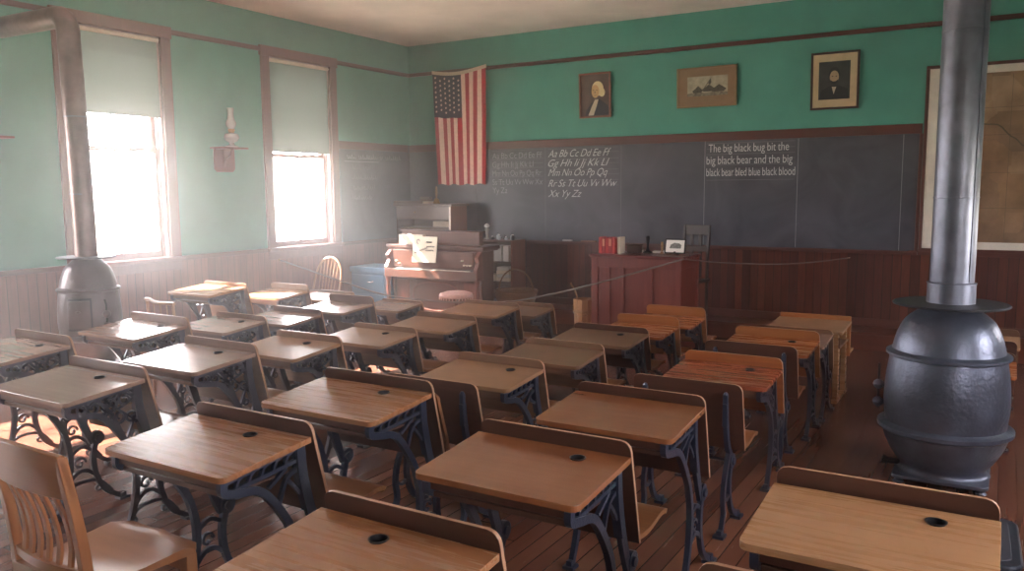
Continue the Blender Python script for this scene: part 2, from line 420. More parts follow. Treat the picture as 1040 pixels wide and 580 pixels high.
# ground outside
GROUND = plain('pale_ground', (190, 186, 170), 0.9, noise=0.1, nscale=0.6)
struct('ground', MB().box(-60, 60, -60, 60, -0.6, -0.5), GROUND)

# ---------------------------------------------------------------- blackboards
def text_mesh(body, x, z, hgt, width=None, shear=0.0, thin=0.0):
    cu = bpy.data.curves.new('t', 'FONT'); cu.body = body; cu.size = hgt; cu.shear = shear; cu.offset = -thin; cu.space_word = 0.8
    o = bpy.data.objects.new('t', cu); COL.objects.link(o)
    bpy.context.view_layer.update()
    me = bpy.data.meshes.new_from_object(o.evaluated_get(bpy.context.evaluated_depsgraph_get()))
    bpy.data.objects.remove(o)
    xs = [v.co.x for v in me.vertices]; sx = (width/(max(xs)-min(xs))) if width else 1
    v = [(x+(q.co.x-min(xs))*sx, z+q.co.y) for q in me.vertices]; f = [list(p.vertices) for p in me.polygons]
    bpy.data.meshes.remove(me)
    return v, f
def writing(parent, name, body, x, z, hgt, width, shear, thin, mat, y=-0.0015, f=None):
    v, fs = text_mesh(body, x, z, hgt, width, shear, thin)
    m = MB(); m.add([(a, y, b) for a, b in v] if f is None else [f(a, b) for a, b in v], fs)
    return m.build(name, mat, parent)
BY = -0.02
bb = empty('blackboard', (0, BY, 0), 0, 'long slate blackboard across the back wall with chalked alphabets', 'blackboard')
seams = [0.0, 1.1, 2.11, 3.12, 4.12, 5.115, 6.11, 6.25]
panels = []
for a, b in zip(seams[:-1], seams[1:]):
    panels.append(MB().box(a+0.002, b-0.002, 0, 0.02, 0.96, 2.105).build('slate_panel', SLATE, bb))
MB().box(0, 6.27, -0.012, 0.02, 2.105, 2.2).box(6.25, 6.28, -0.012, 0.02, 0.96, 2.105).build('board_frame', TRIMH, bb, bevel=0.003)
MB().box(0, 6.28, -0.055, 0.02, 0.925, 0.955).box(0, 6.28, -0.06, -0.05, 0.955, 0.965).build('chalk_tray', TRIMH, bb, bevel=0.003)
# chalk seams and ruled lines
for x in seams[2:7]: MB().box(x-0.0025, x+0.0025, -0.001, 0, 0.97, 2.1).build('chalk_joint_line', CHALKG if x < 4 else CHALKF, bb)
def ruled(x0, x1, zs, mat):
    r = MB()
    for z in zs: r.box(x0, x1, -0.0012, 0, z-0.0022, z+0.0022)
    r.build('ruled_chalk_lines', mat, bb)
ruled(1.33, 2.08, [2.085, 2.03, 1.975, 1.92, 1.865, 1.81, 1.755, 1.70], CHALKG)
ruled(2.15, 3.09, [2.085, 2.03, 1.955, 1.90, 1.825, 1.77, 1.70, 1.64], CHALKG)
ruled(4.14, 5.08, [2.08, 2.02, 1.96, 1.905, 1.845, 1.79, 1.735, 1.68], CHALKG)
rows = ['Aa Bb Cc Dd Ee Ff', 'Gg Hh Ii Jj Kk Ll', 'Mm Nn Oo Pp Qq Rr', 'Ss Tt Uu Vv Ww Xx', 'Yy Zz']
for i, (t, z, wd) in enumerate(zip(rows, (1.985, 1.875, 1.765, 1.655, 1.55), (0.72, 0.60, 0.71, 0.73, 0.22))):
    writing(bb, 'chalk_writing', t, 1.34, z, 0.105, wd, 0, 0.001, CHALKF)
rows2 = ['Aa Bb Cc Dd Ee Ff', 'Gg Hh Ii Jj Kk Ll', 'Mm Nn Oo Pp Qq', 'Rr Ss Tt Uu Vv Ww', 'Xx Yy Zz']
for i, (t, z, wd) in enumerate(zip(rows2, (1.985, 1.87, 1.755, 1.625, 1.50), (0.84, 0.82, 0.80, 0.92, 0.46))):
    writing(bb, 'chalk_writing', t, 2.15, z, 0.125, wd, 0.45, 0.001, CHALK)
for t, x, z, wd in (('The big black bug bit the', 4.16, 1.985, 0.86), ('big black bear and the big', 4.14, 1.855, 0.92), ('black bear bled blue black blood', 4.14, 1.725, 0.95)):
    writing(bb, 'chalk_writing', t, x, z, 0.125, wd, 0, 0.0005, CHALK)
# side board on the left wall
sb = empty('side_blackboard', (0.02, -0.085, 0), 0, 'narrow blackboard on the left wall between window and corner', 'blackboard')
MB().box(-0.02, 0, -1.315, 0, 0.96, 2.105).build('slate_panel', SLATE, sb)
MB().box(-0.02, 0.012, -1.345, 0.0, 2.105, 2.2).build('board_frame', TRIM, sb, bevel=0.003)
MB().box(-0.02, 0.05, -1.345, -0.0, 0.925, 0.955).build('chalk_tray', TRIM, sb, bevel=0.003)
def scrawl(z, y0, wd, hgt, mat):      # half-rubbed, unreadable cursive: one looping chalk stroke per line
    n = int(wd/0.012); P = []
    for k in range(n+1):
        g = 0.35+0.65*abs(sin(k*0.37+z*9)); P.append((0.002, y0+wd*k/n+0.006*cos(k*1.9), z+hgt*(0.5+0.5*sin(k*1.9))*g))
    MB().tube(P, 0.003, 4).build('chalk_writing', mat, sb)
for z, segs, mt in ((1.985, ((-1.2, 0.16), (-0.99, 0.36), (-0.58, 0.06), (-0.47, 0.32)), CHALKF), (1.85, ((-1.1, 0.34),), CHALKG), (1.73, ((-1.12, 0.5),), CHALKG), (1.6, ((-1.1, 0.42),), CHALKG), (1.48, ((-1.12, 0.36),), CHALKG)):
    for y0, wd in segs: scrawl(z, y0, wd, 0.07, mt)
MB().box(0, 0.0012, -1.24, -0.6, 1.955, 1.96).build('underline', CHALKF, sb)

trim(MB().box(0.0, 0.016, -0.084, -0.034, 0.97, 2.2), plain('slate_edge', (58, 58, 66), 0.5), 0)   # dark corner strip between the two boards
# ---------------------------------------------------------------- school desks
def board_mesh(w_, zt, zb, lean, corner=0.035, th=0.014, base=0.0):
    """curved back board: rows run down the profile; rim faces use material 1"""
    hw = w_/2; H = zt-zb; rows_ = []
    ts = [0, 0.012, 0.03, 0.06, 0.1, 0.16, 0.28, 0.42, 0.56, 0.7, 0.85, 1]
    prof = lambda t: (base + lean*(t**1.5) + 0.012*sin(pi*t), zt-H*t)
    nx = 2
    for t in ts:
        d = H*t
        if d < corner: h = hw-corner+math.sqrt(max(0, corner**2-(corner-d)**2))
        else: h = hw
        y, z = prof(t); rows_.append((h, y, z))
    v = []; fs = []; m = MB()
    for h, y, z in rows_:
        v += [(-h, y, z), (h, y, z), (h, y+th, z), (-h, y+th, z)]
    n = len(rows_)
    face = []; rim = []
    for i in range(n-1):
        a = i*4; b = a+4
        face += [(a, a+1, b+1, b), (a+3, b+3, b+2, a+2)]
        rim += [(a+1, a+2, b+2, b+1), (a, b, b+3, a+3)]
    rim += [(0, 3, 2, 1)]; face.append(((n-1)*4, (n-1)*4+1, (n-1)*4+2, (n-1)*4+3))
    m.add(v, face, 0); o = len(m.v)-len(v)
    for f in rim: m.f.append([i+o for i in f]); m.m.append(1)
    return m
def rrect(x0, x1, y0, y1, r, rs, n=5):
    """rounded rectangle, rs = radii on (x0y0, x1y0, x1y1, x0y1)"""
    out = []
    for (cx, cy_, a0), rr in zip(((x0, y0, 180), (x1, y0, 270), (x1, y1, 0), (x0, y1, 90)), rs):
        if rr <= 0.001: out.append((cx, cy_)); continue
        ox = cx+rr if cx == x0 else cx-rr; oy = cy_+rr if cy_ == y0 else cy_-rr
        for k in range(n+1):
            a = radians(a0+90*k/n); out.append((ox+rr*cos(a), oy+rr*sin(a)))
    return out
def slab_with_hole(name, poly, holes, zf, th, mats, parent, bevel=0.004):
    bm = bmesh.new(); loops = [poly]+holes; es = []
    for lp in loops:
        vs_ = [bm.verts.new((x, y, 0)) for x, y in lp]
        es += [bm.edges.new((vs_[i], vs_[(i+1) % len(vs_)])) for i in range(len(vs_))]
    bmesh.ops.triangle_fill(bm, use_beauty=True, use_dissolve=False, edges=es)
    r = bmesh.ops.extrude_face_region(bm, geom=list(bm.faces))
    nv = [g for g in r['geom'] if isinstance(g, bmesh.types.BMVert)]
    for v in nv: v.co.z = -th
    for v in bm.verts: v.co.z += zf(v.co.y)
    bmesh.ops.recalc_face_normals(bm, faces=bm.faces)
    me = bpy.data.meshes.new(name); bm.to_mesh(me); bm.free()
    for m in mats: me.materials.append(m)
    return link(name, me, parent, bevel=bevel)
FR = {}
def frame_mesh(style, zt, rail, d):
    key = (style, round(zt, 2), rail, round(d, 2))
    if key in FR: return FR[key]
    m = MB(); s = zt/0.8
    U = lambda y: zt-rail-0.022+0.09*y
    R = m.ribbon
    if style == 'seat':       # rear seat: standard behind the board, no desk bracket
        R([(-0.01, zt-0.09), (0.0, 0.60*s), (0.03, 0.47*s), (0.09, 0.38*s)], 0.03, th=0.02)
    else:
        R([(-d+0.03, U(-d)-0.006), (-0.01, U(0)-0.006)], 0.02, smooth=False, th=0.02)
        R([(-d+0.03, U(-d)-0.004), (-d+0.035, U(-d)-0.04), (-d+0.09, U(-d)-0.055), (-0.20, U(-.2)-0.10*s), (-0.11, 0.50*s), (-0.065, 0.40*s), (-0.05, 0.28*s), (-0.075, 0.14*s), (-0.125, 0.015)], 0.028, 0.026, th=0.022)
        R([(-0.028, U(0)), (-0.018, 0.62*s), (0.010, 0.50*s), (0.045, 0.40*s), (0.07, 0.34*s)], 0.048, 0.032, th=0.018)
        R([(-0.045, U(0)), (-0.035, 0.60*s), (-0.005, 0.48*s)], 0.008, th=0.03)
    # seat knuckle and rear leg
    kc = (0.095, 0.36*s)
    m.prism([(kc[0]+0.036*cos(a*pi/8), kc[1]+0.036*sin(a*pi/8)) for a in range(16)], YZ, -0.011, 0.011)
    m.prism([(kc[0]+0.018*cos(a*pi/8), kc[1]+0.018*sin(a*pi/8)) for a in range(16)], YZ, -0.02, 0.02)
    R([kc, (0.07, 0.28*s), (0.075, 0.18*s), (0.12, 0.08*s), (0.21, 0.015)], 0.03, 0.024, th=0.02)
    if style == 'seat':
        R([(0.06, 0.42*s), (0.0, 0.30*s), (-0.02, 0.2*s), (-0.01, 0.1*s), (-0.05, 0.015)], 0.026, th=0.02)
        R([(-0.02, 0.2*s), (0.03, 0.17*s), (0.09, 0.2*s)], 0.014)
        fy = -0.05
    else:
        R([(-0.05, 0.30*s), (0.01, 0.33*s), (0.07, 0.30*s)], 0.016)
        R([(-0.07, 0.16*s), (-0.02, 0.205*s), (0.03, 0.205*s), (0.085, 0.16*s)], 0.018)
        fy = -0.125
    if style == 'lattice':
        a = -d+0.06; R([(a, U(a)-0.048), (-0.16, U(-.16)-0.052), (-0.035, U(0)-0.055)], 0.013, smooth=False)
        nb = 6
        for k in range(nb):
            y = a+0.02+(d-0.12)*k/(nb-1)
            R([(y, U(y)-0.045), (y+0.012, U(y)-0.022), (y+0.036, U(y)-0.010)], 0.009, n=8)
        R([(-0.17, U(-.17)-0.10*s), (-0.13, U(-.1)-0.085), (-0.09, U(-.1)-0.06)], 0.012, n=8)
        R([(-0.13, 0.535*s), (-0.09, U(-.1)-0.10), (-0.035, U(0)-0.085)], 0.014, n=8)
        R([(-0.09, U(-.1)-0.10), (-0.06, U(0)-0.14), (-0.03, 0.55*s)], 0.012, n=8)
        R(spiral(-0.005, 0.25*s, 0.03, 0.012, 0, 330), 0.010)
    elif style == 'scroll':
        for (cy0, cz0, r_, a0) in ((-d+0.095, U(-d+.1)-0.036, 0.026, 0), (-d+0.15, U(-d+.15)-0.046, 0.034, 90), (-0.16, U(-.15)-0.052, 0.040, 200), (-0.085, U(-.08)-0.052, 0.038, 30), (-0.17, U(-.17)-0.105, 0.026, 60),
                                   (-0.115, U(-.1)-0.125, 0.038, 140), (-0.060, U(0)-0.15, 0.034, 300), (-0.05, 0.50*s, 0.022, 100)):
            R(spiral(cy0, cz0, r_, 0.008, a0, a0+480), 0.009, n=8)
        R([(-d+0.09, U(-d)-0.05), (-0.20, U(-.2)-0.02), (-0.12, U(-.1)-0.085), (-0.03, U(0)-0.05)], 0.010)
        R([(-0.215, U(-.2)-0.02), (-0.15, U(-.1)-0.11), (-0.10, 0.50*s), (-0.055, 0.42*s)], 0.014)
        R([(-0.20, U(-.2)-0.01), (-0.03, 0.55*s)], 0.009, smooth=False); R([(-0.10, U(-.1)-0.0), (-0.14, U(-.1)-0.10)], 0.009, smooth=False)
        R([(-0.19, U(-.2)-0.075), (-0.10, U(-.1)-0.02), (-0.03, U(0)-0.10), (-0.09, 0.47*s)], 0.010)
        R(spiral(-0.005, 0.25*s, 0.032, 0.01, 0, 400), 0.010)
        R(spiral(-0.075, 0.095*s, 0.022, 0.008, 90, 450), 0.009); R(spiral(0.085, 0.10*s, 0.024, 0.008, 90, -270), 0.009)
        R([(-0.105, 0.075*s), (-0.05, 0.14*s), (0.03, 0.15*s), (0.10, 0.13*s), (0.16, 0.06*s)], 0.014)
    for y in (fy-0.01, 0.215):
        m.box(-0.025, 0.025, y-0.028, y+0.028, 0, 0.014); m.box(-0.012, 0.012, y-0.016, y+0.016, 0.012, 0.035)
    FR[key] = m.mesh('iron_frame', IRON if style != 'scroll' else IRON_D)
    return FR[key]
def seat_mb(w_, zs, state, s):
    m = MB(); hw = w_/2-0.03
    if state == 'down':
        P = spline([(0.105, zs+0.03), (0.15, zs+0.004), (0.25, zs-0.006), (0.36, zs+0.012), (0.42, zs+0.006), (0.445, zs-0.018)], 8)
    else:
        P = spline([(0.125, zs-0.01), (0.145, zs+0.06), (0.115, zs+0.16), (0.085, zs+0.26*s), (0.085, zs+0.30*s)], 8)
    n = len(P); v = []
    for i, p in enumerate(P):
        t = (P[min(i+1, n-1)]-P[max(i-1, 0)]).normalized(); q = Vector((-t.y, t.x))*0.018
        h = hw - (0.03*((i-(n-4))/3)**2 if i > n-4 else 0)
        for x, a in ((-h, p), (h, p), (h, p-q), (-h, p-q)): v.append((x, a.x, a.y))
    fs = []
    for i in range(n-1):
        a = i*4; fs += [(a, a+1, a+5, a+4), (a+1, a+2, a+6, a+5), (a+2, a+3, a+7, a+6), (a+3, a, a+4, a+7)]
    fs += [(0, 3, 2, 1), ((n-1)*4, (n-1)*4+1, (n-1)*4+2, (n-1)*4+3)]
    return m.add(v, fs)
def desk(X, Y, zt, w_, rail, top, board, style, seat, hole, label, d=None):
    s = zt/0.8; d = d or 0.385*(0.55+0.45*s)
    root = empty('school_desk', (X-w_/2, Y, 0), 0, label, 'school desk', 'cast iron and wood school desks in rows')
    zb = 0.43*s
    tm, bmat = TOPS[top], BOARDS[board]
    # desktop with its inkwell hole
    za = zt-rail; zf = lambda y: za+0.085*(y+0.004)
    hw = w_/2+0.004
    poly = rrect(-hw, hw, -d, -0.002, 0, (0.028, 0.028, 0.0, 0.0))
    holes = []
    if hole:
        hx = (hole-0.5)*w_; hy = -0.075
        holes = [[(hx+0.024*cos(a*pi/10), hy+0.024*sin(a*pi/10)) for a in range(20)]]
    dt = slab_with_hole('desktop', poly, holes, zf, 0.02, [tm], root, 0.006)
    if hole:
        z0 = zf(hy)
        MB().lathe([(0.027, 0.002), (0.027, 0.0035), (0.023, 0.0035), (0.0225, -0.002), (0.022, -0.045), (0.001, -0.045)], (hx, hy, z0), 20, caps=False).build('inkwell', BLACKM, dt, smooth=True)
    # pencil groove line in front of the rail
    y = -0.032
    if style == 'scroll' and zt > 0.75: MB().box(-hw+0.02, hw-0.02, y-0.002, y+0.002, zf(y)-0.004, zf(y)+0.0008).build('pencil_groove', BOARDS['dark'], dt)
    board_mesh(w_, zt, zb, 0.085*s).build('backrest', [bmat, EDGE], root, bevel=0.002)
    if board in ('dark', 'worn'):
        pass
    # book shelf
    sh = MB(); zs_ = za-0.115*s
    sh.box(-hw+0.045, hw-0.045, -d+0.05, -0.01, zs_, zs_+0.008)
    sh.box(-hw+0.045, hw-0.045, -d+0.045, -d+0.055, zs_-0.002, zs_+0.016)
    sh.box(-hw+0.045, hw-0.045, -d+0.03, -d+0.045, zf(-d)-0.055, zf(-d)-0.022)
    sh.build('book_shelf', BOARDS['mid'] if board != 'dark' else BOARDS['dark'], root, bevel=0.002)
    fm = frame_mesh(style, zt, rail, d)
    for sx in (-1, 1):
        f = link('iron_frame', fm, root); f.location = (sx*(w_/2-0.035), 0, 0)
    if seat: seat_mb(w_, zb-0.005, seat, s).build('seat', SEATW if board in ('dark', 'mid', 'worn') else TOPS['orange'], root, smooth=True)
    return root
def rear_seat(X, Y, zt, w_, board, seat, label):
    s = zt/0.8; root = empty('school_bench', (X-w_/2, Y, 0), 0, label, 'school bench', 'bench seats without a desktop in the desk rows')
    zb = 0.43*s
    board_mesh(w_, zt, zb, 0.085*s).build('backrest', [BOARDS[board], EDGE], root, bevel=0.002)
    fm = frame_mesh('seat', zt, 0, 0.3)
    for sx in (-1, 1):
        f = link('iron_frame', fm, root); f.location = (sx*(w_/2-0.07), 0, 0)
    for sx in (-1, 1):
        x = sx*(w_/2-0.07); br = MB()
        br.box(x-0.012, x+0.012, -0.02, -0.002, zt-0.20, zt-0.05); br.lathe([(0.004, 0), (0.013, 0.004), (0.008, 0.016), (0.003, 0.018)], (x, -0.012, zt-0.055), 10)
        br.build('bracket', IRON, root, bevel=0.003)
    if seat: seat_mb(w_, zb-0.005, seat, s).build('seat', SEATW if board == 'dark' else TOPS['worn'], root, smooth=True)
    MB().tube([(-w_/2+0.07, 0.095, 0.36*s), (w_/2-0.07, 0.095, 0.36*s)], 0.008, 8).build('seat_rod', IRON, root)
    return root
DESKS = [
 # X right, Y board, z top, width, rail, top, board, frame, seat, hole
 (6.03, -7.42, 0.80, 0.56, 0.05, 'honey', 'dark', 'lattice', 'down', 0.46, 'brown school desk cut off by the bottom edge, its inkwell hole near the middle'),
 (6.03, -6.63, 0.80, 0.57, 0.048, 'brown', 'dark', 'lattice', 'down', 0.74, 'large brown school desk at bottom centre with inkwell hole and its seat folded down ahead'),
 (6.03, -5.88, 0.78, 0.56, 0.042, 'brown', 'dark', 'lattice', 'up', None, 'tan-brown school desk without inkwell hole, directly ahead of the bottom-centre desk'),
 (6.03, -4.56, 0.69, 0.54, 0.055, 'red', 'red', 'scroll', None, 0.72, 'red-brown school desk with orange rail just ahead of the bare dark seat back'),
 (6.03, -3.55, 0.68, 0.54, 0.06, 'orange', 'orange', 'scroll', 'up', 0.72, 'bright orange-brown school desk behind the small dark backrest in the fifth row'),
 (6.03, -3.06, 0.615, 0.48, 0.03, 'grey', 'mid', 'scroll', None, None, 'little greyish desk almost hidden ahead of the bright orange-brown desk'),
 (4.98, -6.97, 0.80, 0.61, 0.05, 'honey', 'dark', 'lattice', 'down', 0.64, 'tan school desk just ahead of the oak slat-back chair at lower left'),
 (4.98, -6.27, 0.80, 0.61, 0.048, 'honey', 'dark', 'lattice', 'up', 0.68, 'honey-tan school desk with its seat folded up, one ahead of the slat-back chair\'s desk'),
 (4.98, -5.30, 0.71, 0.54, 0.045, 'worn', 'worn', 'lattice', 'down', 0.72, 'scuffed tan desk with lattice side in mid-room, ahead of a bare brown seat back'),
 (4.98, -4.55, 0.67, 0.54, 0.04, 'dark', 'worn', 'scroll', 'down', None, 'dull dark-topped desk with chipped rail, just ahead of the scuffed tan middle desk'),
 (4.98, -3.83, 0.66, 0.56, 0.04, 'dark', 'dark', 'scroll', 'down', 0.7, 'long dull dark-topped desk right behind the two small orange desks'),
 (4.98, -3.23, 0.65, 0.49, 0.065, 'orange', 'orange', 'scroll', 'down', None, 'small orange desk, the nearer of the pair in front of the teacher\'s desk'),
 (4.98, -2.61, 0.64, 0.50, 0.075, 'orange', 'orange', 'scroll', 'down', None, 'small orange desk with tall rail, the one closest to the teacher\'s desk'),
 (3.66, -6.69, 0.80, 0.60, 0.05, 'grey', 'mid', 'scroll', 'down', 0.62, 'grey-brown scroll-sided desk cut by the left edge, above the slat-back chair'),
 (3.66, -6.04, 0.80, 0.58, 0.045, 'grey', 'mid', 'scroll', 'down', 0.66, 'shiny grey-tan scroll-sided desk to the right of the desk at the left picture edge'),
 (3.66, -5.40, 0.74, 0.54, 0.04, 'worn', 'worn', 'scroll', 'down', 0.64, 'worn pale desk with shiny stripe on top, behind the worn pale-tan desk left of centre'),
 (3.66, -4.67, 0.68, 0.55, 0.035, 'worn', 'worn', 'scroll', 'down', 0.64, 'worn pale-tan desk, next one ahead of the desk with a shiny stripe'),
 (3.66, -3.95, 0.665, 0.55, 0.04, 'worn', 'worn', 'scroll', 'down', None, 'worn brown desk two places behind the stool with the pink cushion'),
 (3.66, -3.31, 0.68, 0.53, 0.03, 'worn', 'worn', 'scroll', 'down', None, 'worn ragged-edged desk right behind the wicker basket and pink stool'),
 (3.66, -2.72, 0.60, 0.50, 0.035, 'dark', 'mid', 'scroll', None, None, 'small dim desk at the head of its row, left of the wooden bucket'),
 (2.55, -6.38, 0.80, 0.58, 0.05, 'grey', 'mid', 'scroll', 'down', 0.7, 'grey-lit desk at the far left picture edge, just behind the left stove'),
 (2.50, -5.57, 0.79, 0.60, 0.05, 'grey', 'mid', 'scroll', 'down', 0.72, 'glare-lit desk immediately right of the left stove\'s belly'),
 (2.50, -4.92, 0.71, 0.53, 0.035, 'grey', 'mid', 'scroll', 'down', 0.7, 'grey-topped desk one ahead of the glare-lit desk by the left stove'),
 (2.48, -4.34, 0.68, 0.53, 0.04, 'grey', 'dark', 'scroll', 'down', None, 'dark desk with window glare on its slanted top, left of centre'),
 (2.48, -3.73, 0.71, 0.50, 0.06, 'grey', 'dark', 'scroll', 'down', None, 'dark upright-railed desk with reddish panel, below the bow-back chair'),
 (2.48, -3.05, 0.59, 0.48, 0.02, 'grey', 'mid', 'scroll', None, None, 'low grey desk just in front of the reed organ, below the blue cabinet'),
 (1.36, -4.09, 0.80, 0.56, 0.03, 'pale', 'mid', 'scroll', 'down', 0.66, 'sunlit desk against the left wall beneath the oil lamp shelf'),
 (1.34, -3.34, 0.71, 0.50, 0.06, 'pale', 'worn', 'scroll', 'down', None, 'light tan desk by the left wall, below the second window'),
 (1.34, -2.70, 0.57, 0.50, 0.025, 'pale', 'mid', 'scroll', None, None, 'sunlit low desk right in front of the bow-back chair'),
 (7.04, -6.62, 0.80, 0.56, 0.052, 'pale', 'dark', 'lattice', 'up', 0.75, 'pale scratched wooden desk at bottom right, nearest the right stove'),
 (7.04, -7.33, 0.80, 0.56, 0.05, 'pale', 'dark', 'lattice', 'down', 0.75, 'desk showing only a rail corner at the bottom edge, behind the pale scratched desk'),
 (7.14, -2.1, 0.56, 0.50, 0.05, 'worn', 'mid', 'scroll', 'down', None, 'tan desk behind the right stove, farthest of those beyond it'),
 (7.11, -3.2, 0.58, 0.52, 0.05, 'orange', 'dark', 'scroll', 'down', None, 'orange-seated desk peeking out beside the right stove\'s shoulder'),
]
for a in DESKS: desk(*a)
rear_seat(6.03, -5.34, 0.71, 0.53, 'dark', 'down', 'bare dark brown seat back with iron bracket, between the tan-brown and red-brown desks')
rear_seat(6.03, -4.20, 0.69, 0.54, 'dark', 'down', 'small dark backrest standing between the red-brown and the bright orange-brown desk')
rear_seat(4.98, -5.93, 0.715, 0.54, 'dark', 'down', 'bare brown seat back with iron bracket just ahead of the honey-tan desk with folded seat')
rear_seat(7.12, -2.72, 0.575, 0.5, 'dark', 'down', 'dark seat back beyond the right stove, between the tan and orange-seated desks')

# wooden-legged desk at the head of the fourth row
X, Y = 6.03, -2.32
r = empty('old_wooden_desk', (X-0.26, Y, 0), 0, 'old greyish-tan desk on wooden legs, farthest back beside the open floor', 'school desk')
slab_with_hole('desktop', rrect(-0.27, 0.27, -0.42, 0, 0, (0.02, 0.02, 0, 0)), [], lambda y: 0.575+0.06*y, 0.02, [TOPS['worn']], r, 0.004)
MB().box(-0.265, 0.265, -0.005, 0.012, 0.30, 0.61).build('backrest', [BOARDS['orange']], r, bevel=0.006)
MB().box(-0.25, 0.25, -0.36, 0, 0.42, 0.435).box(-0.25, 0.25, -0.37, -0.355, 0.42, 0.50).build('book_shelf', BOARDS['mid'], r)
for sx in (-1, 1):
    MB().prism([(-0.40, 0.53), (-0.33, 0.535), (-0.30, 0.40), (-0.27, 0.02), (-0.33, 0.02), (-0.36, 0.38)], YZ, sx*0.22-0.018, sx*0.22+0.018).build('leg', TOPS['pale'], r, bevel=0.003)
    MB().prism([(-0.05, 0.55), (0.0, 0.55), (0.03, 0.3), (0.06, 0.02), (0.0, 0.02), (-0.03, 0.3)], YZ, sx*0.22-0.018, sx*0.22+0.018).build('leg', TOPS['pale'], r, bevel=0.003)
    MB().box(sx*0.22-0.02, sx*0.22+0.02, -0.36, 0.1, 0.0, 0.03).build('foot_rail', TOPS['pale'], r, bevel=0.003)
MB().prism([(-0.0, 0.30), (0.05, 0.29), (0.33, 0.29), (0.33, 0.31), (0.05, 0.31), (0.0, 0.32)], YZ, -0.24, 0.24).build('seat', SEATW, r)

# ---------------------------------------------------------------- slat-back chair at lower left
OAK = wood('oak', (142, 88, 54), (172, 114, 74), 0.32, (9, 9, 1.2))
OAKX = wood('oak_rail', (142, 88, 56), (172, 116, 78), 0.3, (1.5, 10, 10))
r = empty('slat_back_chair', (4.585, -7.50, 0), radians(-1), 'oak chair with vertical slats and scooped seat at lower left', 'chair')
seat = MB()
N, Mx = 12, 12
v = []
for zoff in (0, 1):
    for j in range(N+1):
        for i in range(Mx+1):
            u = i/Mx*2-1; t = j/N
            hw = 0.185+0.025*t; y = -0.19+0.40*t
            z = 0.455-0.018*math.exp(-((t-0.42)/0.28)**2)*(1-0.35*u*u) + (0.006*math.exp(-(u/0.25)**2) if t > 0.75 else 0)*t
            if t > 0.93: z -= 0.012*((t-0.93)/0.07)
            if zoff: z = 0.425
            rc = 0.03*max(0, abs(u)-0.85)/0.15 if t > 0.9 else 0
            v.append((u*hw, y-rc, z))
K = (N+1)*(Mx+1); fs = []
for j in range(N):
    for i in range(Mx):
        a = j*(Mx+1)+i; fs += [(a, a+1, a+Mx+2, a+Mx+1), (K+a, K+a+Mx+1, K+a+Mx+2, K+a+1)]
for i in range(Mx):
    fs += [(i, K+i, K+i+1, i+1), (N*(Mx+1)+i, N*(Mx+1)+i+1, K+N*(Mx+1)+i+1, K+N*(Mx+1)+i)]
for j in range(N):
    a = j*(Mx+1); b = a+Mx; fs += [(a, a+Mx+1, K+a+Mx+1, K+a), (b, K+b, K+b+Mx+1, b+Mx+1)]
seat.add(v, fs); seat.build('seat', OAKX, r, smooth=True)
for sx in (-1, 1):
    P = spline([(-0.16, 0.0), (-0.165, 0.2), (-0.17, 0.44), (-0.185, 0.62), (-0.225, 0.86)], 8)
    m = MB(); m.ribbon([(p.x, p.y) for p in P], 0.036, 0.03, x=sx*0.19, th=0.03, smooth=False); m.build('back_post', OAK, r, bevel=0.004)
    MB().box(sx*0.185-0.02, sx*0.185+0.02, 0.15, 0.19, 0, 0.426).build('leg', OAK, r, bevel=0.004)
    MB().box(sx*0.185-0.01, sx*0.185+0.01, -0.15, 0.155, 0.14, 0.17).build('stretcher', OAK, r, bevel=0.003)
# curved top rail and lower rail, slats
def arc_rail(z0, z1, y0, y1, th, x=0.178, bow=0.02, crown=0.0):
    m = MB(); n = 12; v = []
    for i in range(n+1):
        u = i/n*2-1; b = -bow*(1-u*u); c = crown*(1-u*u)
        v += [(u*x, y0+b, z0), (u*x, y0+b+th, z0), (u*x, y1+b+th, z1+c), (u*x, y1+b, z1+c)]
    fs = [(i*4+k, i*4+(k+1) % 4, i*4+4+(k+1) % 4, i*4+4+k) for i in range(n) for k in range(4)]+[(3, 2, 1, 0), (n*4, n*4+1, n*4+2, n*4+3)]
    return m.add(v, fs)
arc_rail(0.73, 0.868, -0.212, -0.24, 0.022, 0.205, 0.02, 0.012).build('top_rail', OAKX, r, smooth=True, bevel=0.004)
arc_rail(0.475, 0.505, -0.182, -0.184, 0.018).build('lower_rail', OAKX, r, smooth=True)
for k in range(6):
    x = -0.125+0.05*k; b = -0.02*(1-(x/0.178)**2)
    m = MB(); m.ribbon([(-0.172+b, 0.495), (-0.164+b, 0.57), (-0.178+b, 0.66), (-0.208+b, 0.745)], 0.010, x=x, th=0.022, n=8); m.build('slat', OAK, r, bevel=0.002)
MB().box(-0.17, 0.17, 0.155, 0.175, 0.365, 0.425).build('seat_rail', OAKX, r, bevel=0.003)
MB().box(-0.17, 0.17, 0.16, 0.18, 0.22, 0.25).build('stretcher', OAKX, r, bevel=0.003)

